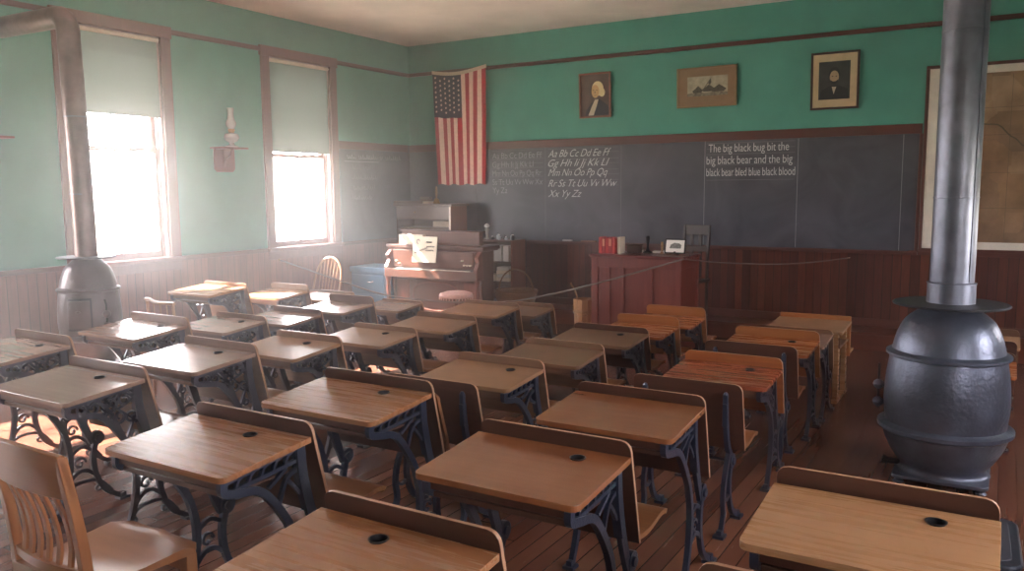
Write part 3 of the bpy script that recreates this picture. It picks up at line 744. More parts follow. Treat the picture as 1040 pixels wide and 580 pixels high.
# ---------------------------------------------------------------- right stove
def ring(z, r_, dz, dr): return [(r_, z-dz), (r_+dr, z-dz*0.5), (r_+dr, z+dz*0.5), (r_, z+dz)]
def stove(loc, s, label, door_ang, knobs_ang, zs=1.0, STOVE=STOVE):
    root = empty('pot_belly_stove', loc, 0, label, 'stove', 'cast iron pot-belly stoves')
    def sp_(pts): return [(p.x, p.y) for p in spline(pts, 8)]
    prof = sp_([(0.235, 0.045), (0.215, 0.06), (0.215, 0.085), (0.25, 0.13), (0.29, 0.205), (0.312, 0.27)])
    prof += [(0.322, 0.275), (0.335, 0.285), (0.335, 0.305), (0.318, 0.315)]
    prof += sp_([(0.298, 0.32), (0.307, 0.42), (0.303, 0.54), (0.285, 0.68)])[0:]
    prof += [(0.293, 0.682), (0.305, 0.69), (0.305, 0.703), (0.288, 0.712)]
    prof += sp_([(0.276, 0.718), (0.255, 0.80), (0.215, 0.88), (0.15, 0.935), (0.13, 0.955)])
    MB().lathe([(a*s, b*zs) for a, b in prof], seg=48).build('body', STOVE, root, smooth=True)
    MB().lathe([(0.10*s, 0.955*zs), (0.28*s, 0.962*zs), (0.286*s, 0.968*zs), (0.28*s, 0.974*zs), (0.10*s, 0.976*zs)], seg=48).build('heat_shield_disc', plain('dark_disc', (58, 58, 66), 0.5, metal=0.5, bump=0.4), root, smooth=True)
    # base plate and feet
    m = MB(); b = 0.23*s
    m.prism(rrect(-b, b, -b, b, 0, (0.04,)*4), XY, 0.03, 0.05)
    m.build('base_plate', STOVE, root, bevel=0.004)
    for sx in (-1, 1):
        for sy_ in (-1, 1):
            MB().lathe([(0.02, 0), (0.03, 0.008), (0.018, 0.02), (0.024, 0.032)], (sx*b*0.85, sy_*b*0.85, 0), 12).build('leg', STOVE, root, smooth=True)
    # door with frame on the belly
    def shell(a0, a1, z0, z1, off, th, name, par=root, mat=STOVE):
        m = MB(); n = 8; nz = 6
        def rad(z):
            z = z/zs
            for (r0, q0), (r1, q1) in zip(prof[:-1], prof[1:]):
                if q0 <= z <= q1 and q1 > q0: return (r0+(r1-r0)*(z-q0)/(q1-q0))*s
            return 0.29*s
        v = []
        for o in (off, off+th):
            for j in range(nz+1):
                z = z0+(z1-z0)*j/nz
                for i in range(n+1):
                    a = radians(a0+(a1-a0)*i/n); R_ = rad(z)+o; v.append((R_*cos(a), R_*sin(a), z))
        K = (n+1)*(nz+1); fs = []
        for j in range(nz):
            for i in range(n):
                a = j*(n+1)+i; fs += [(a, a+1, a+n+2, a+n+1), (K+a, K+a+n+1, K+a+n+2, K+a+1)]
        for i in range(n): fs += [(i, K+i, K+i+1, i+1), (nz*(n+1)+i, nz*(n+1)+i+1, K+nz*(n+1)+i+1, K+nz*(n+1)+i)]
        for j in range(nz):
            a = j*(n+1); b2 = a+n; fs += [(a, a+n+1, K+a+n+1, K+a), (b2, K+b2, K+b2+n+1, b2+n+1)]
        return m.add(v, fs).build(name, mat, par, smooth=True, bevel=0.003)
    da = door_ang
    shell(da-22, da+22, 0.37*zs, 0.64*zs, -0.002, 0.012, 'door_frame', mat=plain('dark_disc', (58, 58, 66)))
    dr = shell(da-19, da+19, 0.39*zs, 0.62*zs, 0.004, 0.018, 'door')
    ca, sa = cos(radians(da)), sin(radians(da))
    m = MB(); m.tube([(0.30*s*ca, 0.30*s*sa, 0.53*zs), (0.345*s*ca, 0.345*s*sa, 0.53*zs)], 0.008, 8); m.lathe([(0.004, -0.012), (0.014, -0.005), (0.014, 0.005), (0.004, 0.012)], (0.35*s*ca, 0.35*s*sa, 0.53*zs), 12)
    m.build('door_knob', STOVE, dr, smooth=True)
    ka = radians(knobs_ang); ck, sk = cos(ka), sin(ka)
    for z in (0.40, 0.50):
        m = MB(); R_ = 0.325*s
        m.tube([(0.28*s*ck, 0.28*s*sk, z*zs), (R_*ck, R_*sk, z*zs)], 0.014, 10)
        m.lathe([(0.008, -0.028), (0.024, -0.016), (0.03, 0), (0.024, 0.016), (0.008, 0.028)], (R_*ck*1.03, R_*sk*1.03, z*zs), 16)
        m.build('hinge', STOVE, root, smooth=True)
    MB().tube([(R_*ck*1.03, R_*sk*1.03, 0.36*zs), (R_*ck*1.03, R_*sk*1.03, 0.58*zs), (R_*ck*1.0-0.01, R_*sk*1.0, 0.62*zs)], 0.007, 8).build('hinge_pin', BLACKM, root)
    MB().tube([(0.15*s*ck, 0.15*s*sk, 0.07), (0.27*s*ck, 0.27*s*sk, 0.065), (0.30*s*ck, 0.30*s*sk, 0.075)], [0.015, 0.018, 0.022], 10).build('ash_door_handle', BLACKM, root)
    return root
SX, SY = 6.78, -4.02
stove((SX, SY, 0), 1.0, 'big grey cast-iron pot-belly stove on the right with a wide disc and pipe', 75, 188)
r = empty('stove_pipe', (SX, SY, 0.977), 0, 'wide shiny grey stovepipe rising from the right stove to the ceiling', 'stovepipe')
m = MB(); m.lathe([(0.118, 0), (0.118, 0.10), (0.121, 0.102), (0.121, 0.108), (0.108, 0.112), (0.108, CEIL-0.977)], seg=40)
m.build('pipe', PIPE, r, smooth=True)
for z in (0.56, 1.42, 2.2):
    MB().lathe([(0.108, -0.004), (0.1105, -0.003), (0.1105, 0.003), (0.108, 0.004)], (0, 0, z), 40, caps=False).build('pipe_seam', PIPE, r, smooth=True)
MB().box(0.0, 0.006, -0.1125, -0.107, 0.12, CEIL-0.98, M=Matrix.Rotation(radians(50), 4, 'Z')).build('lock_seam', PIPE, r)

# left stove, smaller, raised on a pedestal hidden by the desks
LX, LY = 1.26, -5.46
SHZ = 0.36
lst = stove((LX, LY, 0.30), 0.70, 'smaller hazy grey pot-belly stove in front of the first window', -50, -5, 0.86, plain('hot_iron', (92, 82, 84), 0.38, metal=0.4, spec=0.6, noise=0.15, nscale=5, bump=0.6, bscale=38))
MB().lathe([(0.20, -0.30), (0.21, -0.27), (0.15, -0.22), (0.14, -0.1), (0.17, -0.03), (0.17, 0.03)], seg=32).build('pedestal', STOVE, lst, smooth=True)
r = empty('stove_pipe', (LX, LY, 0.30+0.976*0.86), 0, 'leaning stovepipe with elbow running to the left wall above the smaller stove', 'stovepipe')
zp = 0.30+0.976*0.86
top = 2.86-zp
P = [(0, 0, 0), (0.0, 0, 0.3), (-0.03, 0, top-0.25), (-0.035, 0, top-0.12)]
for a in range(0, 91, 18): P.append((-0.035-0.11*(1-cos(radians(a))), 0, top-0.12+0.11*sin(radians(a))))
P += [(-0.5, 0, top-0.008), (-LX, 0, top+0.0)]
MB().tube(P, 0.077, 24).build('pipe', plain('rusty_pipe', (116, 96, 92), 0.38, metal=0.7, noise=0.2, bump=0.3, bscale=20), r, smooth=True)
for z in (0.45, 1.0): MB().lathe([(0.077, -0.004), (0.08, -0.003), (0.08, 0.003), (0.077, 0.004)], (-0.016*z, 0, z), 24, caps=False).build('pipe_seam', PIPE, r, smooth=True)

# ---------------------------------------------------------------- flag
def lint(a, b, t): return a+(b-a)*t
FG = empty('flag', (0, 0, 0), 0, 'old striped flag with starred canton hanging against the back wall', 'flag')
ZT, ZB = 3.125, 1.665
def fpt(u, t, off=0.0):   # u 0..1 across, t 0..1 down
    xl = lint(0.455, 0.525, t); xr = lint(1.285, 1.255, t)
    x = lint(xl, xr, u)
    topz = 3.135 - 0.055*sin(pi*u)*(1-0.3*u) + 0.02*u
    z = lint(topz, ZB+0.01*sin(u*23), t)
    y = -0.07 - 0.014*sin(u*17+1)*min(1, t*2) - 0.008*sin(u*31)*t - off
    return (x, y, z)
FRED = plain('flag_red', (186, 48, 56), 0.8, spec=0.1, noise=0.06, nscale=30)
FWHT = plain('flag_white', (244, 212, 196), 0.8, spec=0.1, noise=0.04, nscale=30)
FBLU = plain('flag_blue', (50, 44, 68), 0.8, spec=0.1, noise=0.08, nscale=30)
def cloth(u0, u1, t0, t1, nu, nt, off, mb, mi):
    v = [fpt(lint(u0, u1, i/nu), lint(t0, t1, j/nt), o) for o in (off, off-0.002) for j in range(nt+1) for i in range(nu+1)]
    K = (nu+1)*(nt+1); fs = []
    for j in range(nt):
        for i in range(nu):
            a = j*(nu+1)+i; fs += [(a, a+1, a+nu+2, a+nu+1), (K+a, K+a+nu+1, K+a+nu+2, K+a+1)]
    mb.add(v, fs, mi)
m = MB()
for k in range(13): cloth(k/13, (k+1)/13, 0.02, 1, 3, 24, 0, m, k % 2)
m.build('stripes', [FRED, FWHT], FG, smooth=True)
m = MB(); cloth(0, 7/13, 0.02, 0.40, 14, 12, 0.004, m, 0); m.build('canton', FBLU, FG, smooth=True)
m = MB(); cloth(-0.01, 1.01, -0.008, 0.022, 14, 2, 0.006, m, 0); m.build('heading_strip', plain('heading', (214, 196, 172), 0.8), FG, smooth=True)
m = MB()
for c in range(6):
    n = 8 if c % 2 == 0 else 7
    for k in range(n):
        uc = (0.055+0.088*c); tc_ = 0.05+0.043*(k+(0.5 if c % 2 else 0))
        x, y, z = fpt(uc, tc_, 0.008)
        pts = [(x+(0.019 if q % 2 == 0 else 0.008)*sin(q*pi/5), z+(0.019 if q % 2 == 0 else 0.008)*cos(q*pi/5)) for q in range(10)]
        m.prism(pts, XZ, y-0.001, y+0.001)
m.build('stars', FWHT, FG)
for x in (0.45, 1.29): MB().lathe([(0.003, -0.01), (0.009, -0.004), (0.009, 0.004), (0.003, 0.01)], (x, -0.065, 3.14), 10).build('nail', BRASS, FG)

# ---------------------------------------------------------------- framed pictures
def flat(mb, poly, y, mi): mb.prism(poly, XZ, y-0.0006, y+0.0002, mi)
def ell(cx, cz, a, b, n=20, a0=0, a1=360): return [(cx+a*cos(radians(a0+(a1-a0)*k/n)), cz+b*sin(radians(a0+(a1-a0)*k/n))) for k in range(n)]
def picture(x0, x1, z0, z1, fw_, fmat, mount, mmat, label, bgm, tilt=2.5, cat='picture'):
    root = empty('framed_picture', ((x0+x1)/2, -0.012, z0), 0, label, cat)
    root.rotation_euler = (radians(tilt), 0, 0)
    hw = (x1-x0)/2; h = z1-z0
    f = MB()
    f.box(-hw, hw, -0.022, 0, 0, fw_); f.box(-hw, hw, -0.022, 0, h-fw_, h); f.box(-hw, -hw+fw_, -0.022, 0, fw_, h-fw_); f.box(hw-fw_, hw, -0.022, 0, fw_, h-fw_)
    f.build('frame', fmat, root, bevel=0.003)
    MB().box(-hw+fw_, hw-fw_, -0.008, -0.002, fw_, h-fw_).build('mount', mmat, root)
    return root, hw, h
SKIN = plain('print_skin', (206, 168, 112), 0.7); HAIRW = plain('print_hair', (222, 208, 160), 0.7); COATB = plain('print_coat', (44, 38, 52), 0.7)
BROWNB = plain('print_brown', (92, 72, 66), 0.7, noise=0.15, nscale=8); CREAM = plain('print_cream', (196, 182, 160), 0.7); GREYD = plain('print_grey', (52, 56, 54), 0.7, noise=0.2, nscale=10)
FACEG = plain('print_face', (176, 150, 118), 0.7); SHDW = plain('print_shadow', (110, 84, 58), 0.7)
# gentleman with pale hair
rt_, hw, h = picture(2.58, 2.99, 2.43, 2.95, 0.022, wood('frame_red', (120, 66, 48), (150, 88, 64), 0.4), 0, BROWNB, 'small framed portrait of a pale-haired figure in a dark coat, nearest the flag', None)
m = MB(); k = h/0.52
flat(m, [(-0.13, 0.03), (-0.11, 0.10), (-0.05, 0.17), (0.0, 0.20), (0.06, 0.215), (0.12, 0.17), (0.17, 0.13), (0.17, 0.03)], -0.0090, 0)
flat(m, [(-0.09, 0.03), (-0.02, 0.03), (0.015, 0.12), (0.045, 0.21), (0.0, 0.21), (-0.045, 0.13)], -0.0096, 1)
flat(m, ell(0.035, 0.335, 0.075, 0.085), -0.0096, 2)
flat(m, ell(0.09, 0.29, 0.04, 0.05), -0.0093, 2)
flat(m, ell(0.005, 0.305, 0.05, 0.075), -0.0102, 3)
for ex in (-0.02, 0.025): flat(m, ell(ex, 0.318, 0.010, 0.004), -0.0108, 4)
flat(m, [(0.0, 0.315), (0.008, 0.285), (-0.008, 0.283)], -0.0107, 4); flat(m, [(-0.012, 0.262), (0.02, 0.262), (0.015, 0.256), (-0.008, 0.256)], -0.0107, 4)
m.build('print', [COATB, CREAM, HAIRW, SKIN, SHDW], rt_)
# sea picture
GILT = wood('frame_gilt', (122, 98, 66), (152, 124, 86), 0.45); MATTE = plain('brown_mount', (138, 110, 82), 0.8, noise=0.06)
rt_, hw, h = picture(3.79, 4.46, 2.48, 2.91, 0.018, GILT, 0, MATTE, 'landscape-format framed print of small boats in a tan mount', None)
m = MB()
flat(m, [(-0.215, 0.12), (0.235, 0.12), (0.235, 0.33), (-0.215, 0.33)], -0.0090, 0)
flat(m, [(-0.215, 0.12), (0.235, 0.12), (0.235, 0.15), (0.1, 0.165), (0.0, 0.15), (-0.1, 0.165), (-0.215, 0.15)], -0.0096, 1)
for bx_, bz_, q in ((-0.10, 0.155, 0.06), (0.02, 0.165, 0.075), (0.13, 0.16, 0.09)):
    flat(m, [(bx_-q, bz_+0.02), (bx_-q*0.7, bz_), (bx_+q*0.7, bz_), (bx_+q, bz_+0.025), (bx_+q*0.6, bz_+0.05), (bx_+q*0.1, bz_+0.075), (bx_-q*0.4, bz_+0.045)], -0.0102, 2)
flat(m, [(-0.03, 0.20), (-0.02, 0.20), (0.045, 0.29), (0.055, 0.315), (0.035, 0.29)], -0.0104, 2)
flat(m, [(0.02, 0.25), (0.05, 0.3), (0.055, 0.26), (0.04, 0.235)], -0.0106, 2)
m.build('print', [plain('print_sky', (168, 160, 138), 0.7, noise=0.15, nscale=14), plain('print_sea', (120, 114, 98), 0.7, noise=0.3, nscale=40), plain('print_dark', (70, 66, 58), 0.7, noise=0.3, nscale=50)], rt_)
# bearded man print
DKFR = wood('frame_dark', (52, 30, 24), (74, 44, 34), 0.4)
rt_, hw, h = picture(5.22, 5.685, 2.38, 2.95, 0.022, DKFR, 0, plain('cream_mount', (200, 178, 140), 0.8, noise=0.05), 'framed print of a dark-suited bearded figure with wide cream mount', None)
m = MB()
flat(m, [(-0.155, 0.10), (0.145, 0.10), (0.145, 0.475), (-0.155, 0.475)], -0.0090, 0)
flat(m, [(-0.15, 0.10), (-0.13, 0.19), (-0.05, 0.235), (0.04, 0.235), (0.12, 0.20), (0.145, 0.10)], -0.0096, 1)
flat(m, [(-0.03, 0.235), (0.02, 0.235), (-0.008, 0.15)], -0.0102, 2)
flat(m, [(-0.035, 0.228), (-0.005, 0.222), (0.025, 0.228), (0.025, 0.242), (-0.005, 0.236), (-0.035, 0.242)], -0.0108, 1)
flat(m, ell(-0.005, 0.345, 0.055, 0.075), -0.0100, 1); flat(m, ell(-0.005, 0.322, 0.044, 0.062), -0.0106, 3)
flat(m, [(-0.042, 0.295), (-0.02, 0.278), (0.01, 0.278), (0.032, 0.295), (0.02, 0.258), (-0.005, 0.248), (-0.03, 0.258)], -0.0112, 1)
for ex in (-0.022, 0.013): flat(m, ell(ex, 0.328, 0.008, 0.004), -0.0112, 1)
m.build('print', [GREYD, plain('print_suit', (30, 32, 34), 0.7), CREAM, FACEG], rt_)

# wall map
r = empty('wall_map', (7.2, -0.035, 0.965), 0, 'large framed yellowed map on the wall behind the right stovepipe', 'map')
hw = 0.915; h = 1.77
m = MB(); q = 0.03
m.box(-hw, hw, -0.02, 0.02, 0, q); m.box(-hw, hw, -0.02, 0.02, h-q, h); m.box(-hw, -hw+q, -0.02, 0.02, q, h-q); m.box(hw-q, hw, -0.02, 0.02, q, h-q)
m.build('frame', TRIM, r, bevel=0.004)
MB().box(-hw+q, hw-q, -0.006, 0.0, q, h-q).build('margin', plain('map_margin', (222, 214, 202), 0.8, noise=0.05), r)
def mapmat():
    mt, n, l, b = newmat('aged_map'); tc = n.new('ShaderNodeTexCoord'); vo = n.new('ShaderNodeTexVoronoi'); vo.distance = 'CHEBYCHEV'; vo.inputs['Scale'].default_value = 4.5
    l.new(tc.outputs['Object'], vo.inputs['Vector'])
    t = n.new('ShaderNodeTexNoise'); t.inputs['Scale'].default_value = 3; t.inputs['Detail'].default_value = 10; l.new(tc.outputs['Object'], t.inputs['Vector'])
    r_ = n.new('ShaderNodeValToRGB'); e = r_.color_ramp.elements; e[0].color = L((146, 116, 90)); e[1].color = L((178, 146, 116)); e[0].position = 0.2
    x = e.new(0.55); x.color = L((160, 124, 92))
    sp2 = n.new('ShaderNodeSeparateColor'); l.new(vo.outputs['Color'], sp2.inputs[0]); l.new(sp2.outputs[0], r_.inputs['Fac'])
    mx = n.new('ShaderNodeMix'); mx.data_type = 'RGBA'; mx.blend_type = 'MULTIPLY'; mx.inputs[0].default_value = 0.8
    r3 = n.new('ShaderNodeValToRGB'); r3.color_ramp.elements[0].color = L((168, 156, 140)); r3.color_ramp.elements[0].position = 0.35; r3.color_ramp.elements[1].position = 0.65
    l.new(t.outputs['Fac'], r3.inputs['Fac']); l.new(r_.outputs['Color'], mx.inputs[6]); l.new(r3.outputs['Color'], mx.inputs[7])
    l.new(mx.outputs[2], b.inputs['Base Color']); b.inputs['Roughness'].default_value = 0.6
    return mt
MB().box(-hw+0.115, hw-0.115, -0.0085, -0.006, 0.10, h-0.10).build('map_sheet', mapmat(), r)
m = MB()
pts = [(-0.6, 1.25), (-0.3, 1.18), (-0.12, 1.02), (0.0, 0.98), (0.08, 0.88), (0.16, 0.84), (0.3, 0.8), (0.5, 0.7), (0.7, 0.68)]
P = spline(pts, 14)
P = [Vector((p.x, p.y+0.012*sin(i*1.1))) for i, p in enumerate(P)]
m.tube([(p.x, -0.0095, p.y) for p in P], 0.006, 5)
for z in (0.42, 0.75, 1.1, 1.35): m.box(-0.78, 0.78, -0.0092, -0.0085, z, z+0.003)
for x in (-0.5, -0.2, 0.1, 0.4, 0.65): m.box(x, x+0.003, -0.0092, -0.0085, 0.12, 1.65)
m.build('river_and_grid', plain('map_ink', (96, 84, 68), 0.8), r)
MB().box(-0.02, 0.33, -0.0095, -0.0085, 1.38, 1.64).box(-0.02, 0.8, -0.0095, -0.0085, 0.18, 0.40).build('shaded_blocks', plain('map_shade', (124, 108, 84), 0.8, noise=0.3, nscale=12), r)

# ---------------------------------------------------------------- oil lamps on wall brackets
LGLASS = GLASS
def lampshelf(y, label1, label2):
    s_ = empty('wall_bracket_shelf', (0, y, 1.80), 0, label1, 'wall shelf', 'lamp brackets on the left wall')
    MB().prism([(-0.13, 0.0+0.03), (-0.10, 0), (0.10, 0), (0.13, 0.03), (0.13, 0.235), (-0.13, 0.235)], YZ, 0.001, 0.018).build('back_plate', WINW, s_, bevel=0.004)
    MB().box(0.0, 0.19, -0.17, 0.17, 0.235, 0.252).build('shelf_board', WINW, s_, bevel=0.004)
    MB().prism([(0.018, 0.235), (0.15, 0.235), (0.11, 0.17), (0.04, 0.13), (0.018, 0.05)], XZ, -0.012, 0.012).build('bracket', WINW, s_, bevel=0.002)
    o = empty('oil_lamp', (0.10, y+0.03, 2.053), 0, label2, 'oil lamp', 'oil lamps on the left wall')
    MB().lathe([(0.065, 0), (0.068, 0.01), (0.03, 0.025), (0.022, 0.045), (0.06, 0.065), (0.078, 0.10), (0.065, 0.135), (0.024, 0.15)], seg=24).build('glass_font', plain('lamp_glass', (216, 214, 204), 0.12, spec=0.8), o, smooth=True)
    MB().lathe([(0.024, 0.15), (0.03, 0.16), (0.034, 0.185), (0.026, 0.19)], seg=20).build('burner', BRASS, o, smooth=True)
    MB().tube([(0.03, 0, 0.17), (0.055, 0, 0.17)], 0.004, 6).build('wick_knob', BRASS, o)
    MB().lathe([(0.030, 0.188), (0.052, 0.225), (0.054, 0.25), (0.036, 0.29), (0.030, 0.34), (0.036, 0.40), (0.034, 0.40), (0.028, 0.34), (0.034, 0.29), (0.052, 0.25), (0.050, 0.225), (0.028, 0.188)], seg=24, caps=False).build('glass_chimney', plain('chimney_glass', (226, 228, 222), 0.08, spec=0.8), o, smooth=True)
    return s_
cg = MATS['chimney_glass'] if 'chimney_glass' in MATS else None
lampshelf(-3.13, 'dark bracket shelf on the green wall between the two windows', 'glass oil lamp with tall chimney on the bracket between the windows')
lampshelf(-5.50, 'dark bracket shelf poking in at the left picture edge', 'glass oil lamp on the bracket left of the first window')
for nme, al in (('chimney_glass', 0.4), ('lamp_glass', 0.6)):
    MATS[nme].node_tree.nodes['Principled BSDF'].inputs['Alpha'].default_value = al

# ---------------------------------------------------------------- reed organ
OW = wood('organ_wood', (76, 44, 34), (102, 64, 50), 0.34, (1.2, 10, 10)); OW2 = wood('organ_panel', (100, 54, 42), (124, 72, 56), 0.34, (8, 8, 1.2))
OX0, OX1, OYF, OYB = 0.67, 2.02, -1.44, -1.0
r = empty('reed_organ', ((OX0+OX1)/2, OYB, 0), 0, 'carved brown reed organ with keyboard standing at the left of the back wall', 'organ')
hw = (OX1-OX0)/2; dpt = OYF-OYB
MB().box(-hw+0.06, hw-0.06, -0.28, 0, 0.0, 0.92).build('case', OW, r, bevel=0.006)
MB().box(-hw-0.02, hw+0.02, -0.34, 0.02, 0.92, 0.96).box(-hw, hw, -0.33, 0.01, 0.905, 0.92).build('case_top', OW, r, bevel=0.008)
MB().box(-hw+0.12, hw-0.12, -0.20, -0.12, 0.96, 1.11).box(-hw+0.10, hw-0.10, -0.22, -0.10, 1.105, 1.125).build('music_desk_board', OW, r, bevel=0.006)
MB().box(-hw+0.10, hw-0.10, -0.36, -0.28, 0.70, 0.90).build('fall_board', OW, r, bevel=0.006)
m = MB(); m.box(-hw+0.05, hw-0.05, dpt+0.04, -0.25, 0.60, 0.66); m.box(-hw+0.03, hw-0.03, dpt+0.02, dpt+0.06, 0.58, 0.68); m.build('key_bed', OW, r, bevel=0.006)
kb = MB()
for k in range(44):
    x = -0.52+1.04*k/44; kb.box(x+0.001, x+1.04/44-0.001, dpt+0.07, dpt+0.20, 0.66, 0.683)
k1 = kb.build('keyboard', plain('ivory', (226, 216, 196), 0.35), r)
kb = MB()
for k in range(43):
    if k % 7 in (2, 6): continue
    x = -0.52+1.04*(k+1)/44; kb.box(x-0.006, x+0.006, dpt+0.115, dpt+0.20, 0.68, 0.695)
kb.build('black_keys', BLACKM, k1)
MB().box(-0.56, 0.56, dpt+0.20, -0.34, 0.66, 0.72).build('stop_board', plain('stop_board', (90, 84, 84), 0.5), r)
for k, (x, z) in enumerate([(-0.50, 0.77), (-0.46, 0.74), (0.44, 0.80), (0.47, 0.75), (0.51, 0.75), (0.55, 0.75)]):
    MB().tube([(x, -0.36, z), (x, -0.385, z)], 0.006, 8).lathe([(0.004, -0.01), (0.014, -0.004), (0.014, 0.004), (0.004, 0.01)], (x, -0.392, z), 12).build('stop_knob', plain('ivory', (226, 216, 196)), r, smooth=True)
for sx in (-1, 1):    # carved scroll cheeks left and right
    m = MB(); x = sx*(hw-0.04)
    m.prism([(-0.30, 0.91), (-0.33, 0.90), (-0.40, 0.84), (-0.37, 0.78), (-0.42, 0.70), (dpt+0.02, 0.68), (dpt+0.02, 0.58), (-0.28, 0.58)], YZ, x-0.025, x+0.025)
    m.build('cheek', OW2, r, bevel=0.005)
    m = MB(); m.lathe([(0.03, 0), (0.035, 0.03), (0.02, 0.06), (0.034, 0.16), (0.038, 0.26), (0.022, 0.36), (0.03, 0.44), (0.02, 0.50), (0.035, 0.58)], (x, dpt+0.06, 0), 16); m.build('leg', OW2, r, smooth=True)
    MB().box(x-0.03, x+0.03, dpt+0.03, -0.0, 0.0, 0.06).build('foot', OW, r, bevel=0.005)
    m = MB(); m.prism([(-0.05, 0.9), (-0.30, 0.9), (-0.28, 0.7), (-0.31, 0.5), (-0.28, 0.3), (-0.31, 0.0), (-0.05, 0.0)], YZ, sx*(hw-0.05)-0.01, sx*(hw-0.05)+0.02); m.build('side_panel', OW, r, bevel=0.003)
for q in (-1, 1): MB().box(*sorted((q*(hw-0.28), q*(hw-0.10))), -0.295, -0.28, 0.08, 0.54).build('lower_panel', OW2, r, bevel=0.004)
m = MB(); m.tube([(0.33*cos(radians(a))*1.0, -0.293, 0.36+0.17*abs(sin(radians(a)))**0.6*(1 if sin(radians(a)) > 0 else -1)) for a in range(0, 361, 12)], 0.008, 6)
m.build('carved_oval', OW2, r)
m = MB()
for sx in (-1, 1): m.tube([(sx*(0.30+0.05*cos(radians(a))), -0.30, 0.52+0.03*sin(radians(a))) for a in range(0, 300, 30)], 0.007, 6)
m.build('carved_scroll', OW, r)
for sx in (-1, 1):
    MB().box(sx*0.16-0.11, sx*0.16+0.11, -0.42, -0.27, 0.06, 0.08, M=Matrix.Translation((0, 0, 0.0))).build('pedal', plain('pedal_cloth', (90, 60, 54), 0.9), r)
# things on the organ
m = MB(); m.box(-0.17, 0.17, -0.006, 0.006, 0, 0.30)
o = m.build('notice_card', plain('cream_card', (226, 210, 186), 0.7), loc=((OX0+OX1)/2-0.09, OYB-0.395, 0.765)); o.rotation_euler = (radians(-9), 0, radians(0))
tag(o, 'cream notice card with lettering leaning above the organ keys', 'card')
m = MB()
for z, x0, x1 in ((0.235, 0.02, 0.10), (0.185, 0.03, 0.14), (0.14, 0.02, 0.13)):
    n = 14; m.tube([(lint(x0, x1, i/n), -0.0075, z+0.008*(1 if i % 2 else -1)) for i in range(n+1)], 0.003, 4)
n = 16; m.tube([(lint(-0.14, 0.04, i/n), -0.0075, 0.11+0.06*i/n+0.010*(1 if i % 2 else -1)) for i in range(n+1)], 0.0035, 4)
m.tube([(-0.10+0.02*cos(radians(a)), -0.0075, 0.24+0.025*sin(radians(a))) for a in range(0, 300, 25)], 0.004, 4)
m.build('lettering', plain('ink', (50, 40, 38), 0.8), o)
# papers/books laid flat against the music board (pale box at left)
o = MB().box(0, 0.36, -0.06, 0.0, 0, 0.115).build('sheet_music_stack', PAPER, loc=(OX0+0.14, OYB-0.235, 0.962), bevel=0.003); tag(o, 'pale stack of sheet music lying on the organ left of the card', 'sheet music')
# stool
r = empty('organ_stool', (2.0, -1.82, 0), 0, 'round organ stool with a pink fringed cushion', 'stool')
MB().lathe([(0.02, 0.455), (0.172, 0.455), (0.182, 0.47), (0.176, 0.495), (0.11, 0.515), (0.01, 0.522)], seg=32).build('cushion', plain('pink_cloth', (206, 160, 150), 0.85, noise=0.08, nscale=40), r, smooth=True)
m = MB()
for k in range(32):
    a = 2*pi*k/32; m.tube([(0.178*cos(a), 0.178*sin(a), 0.47), (0.182*cos(a), 0.182*sin(a), 0.435)], [0.008, 0.004], 5)
m.build('fringe', plain('pink_fringe', (196, 160, 148), 0.9), r)
MB().lathe([(0.05, 0.455), (0.03, 0.43), (0.022, 0.36), (0.035, 0.30), (0.045, 0.22), (0.03, 0.16)], seg=20).build('column', OW, r, smooth=True)
for k in range(3):
    a = 2*pi*k/3+0.5; MB().tube([(0.02*cos(a), 0.02*sin(a), 0.2), (0.09*cos(a), 0.09*sin(a), 0.14), (0.16*cos(a), 0.16*sin(a), 0.04), (0.19*cos(a), 0.19*sin(a), 0.012)], [0.02, 0.02, 0.015, 0.012], 8).build('leg', OW, r, smooth=True)

# ---------------------------------------------------------------- tall cabinet in the corner
CW = wood('cabinet_wood', (84, 62, 50), (112, 86, 70), 0.42, (1.2, 10, 10)); CWR = wood('cabinet_side', (112, 56, 38), (140, 76, 50), 0.36, (8, 8, 1.2))
r = empty('secretary_cabinet', (0.55, -0.46, 0), 0, 'tall dark wooden cabinet standing in the room corner behind the organ', 'cabinet')
m = MB(); m.box(-0.44, -0.42, -0.0, 0.36, 0, 1.39); m.box(-0.44, 0.44, 0.345, 0.36, 0, 1.39); m.box(-0.44, 0.42, 0, 0.36, 0, 0.06); m.box(-0.42, 0.42, 0.0, 0.345, 0.55, 0.57); m.box(-0.42, 0.42, 0.02, 0.345, 0.86, 0.875); m.box(-0.42, 0.42, 0.02, 0.345, 1.10, 1.115)
m.build('carcass', CW, r)
MB().box(0.42, 0.44, 0, 0.36, 0, 1.39).build('side_panel', CWR, r)
MB().box(-0.47, 0.47, -0.03, 0.37, 1.39, 1.42).box(-0.47, 0.0, -0.02, -0.0, 1.42, 1.46).build('top', CW, r, bevel=0.006)
MB().box(-0.42, 0.42, -0.012, 0.0, 1.22, 1.385).build('drop_front', CW, r, bevel=0.004)
MB().box(0.02, 0.40, 0.18, 0.30, 1.116, 1.19).build('pigeonhole_paper', PAPER, r)
MB().box(0.415, 0.44, -0.012, 0.0, 0.06, 1.39).build('pale_stile', TOPS['pale'], r)
MB().lathe([(0.004, -0.01), (0.014, 0), (0.004, 0.01)], (-0.12, -0.02, 1.31), 12).build('knob', BRASS, r)
for z0, z1 in ((0.09, 0.3), (0.32, 0.53)): 
    dd = MB().box(-0.41, 0.41, -0.012, 0, z0, z1).build('drawer', CW, r, bevel=0.004)
    for x in (-0.2, 0.2): MB().lathe([(0.004, -0.01), (0.016, 0), (0.004, 0.01)], (x, -0.022, (z0+z1)/2), 12).build('knob', BRASS, dd)
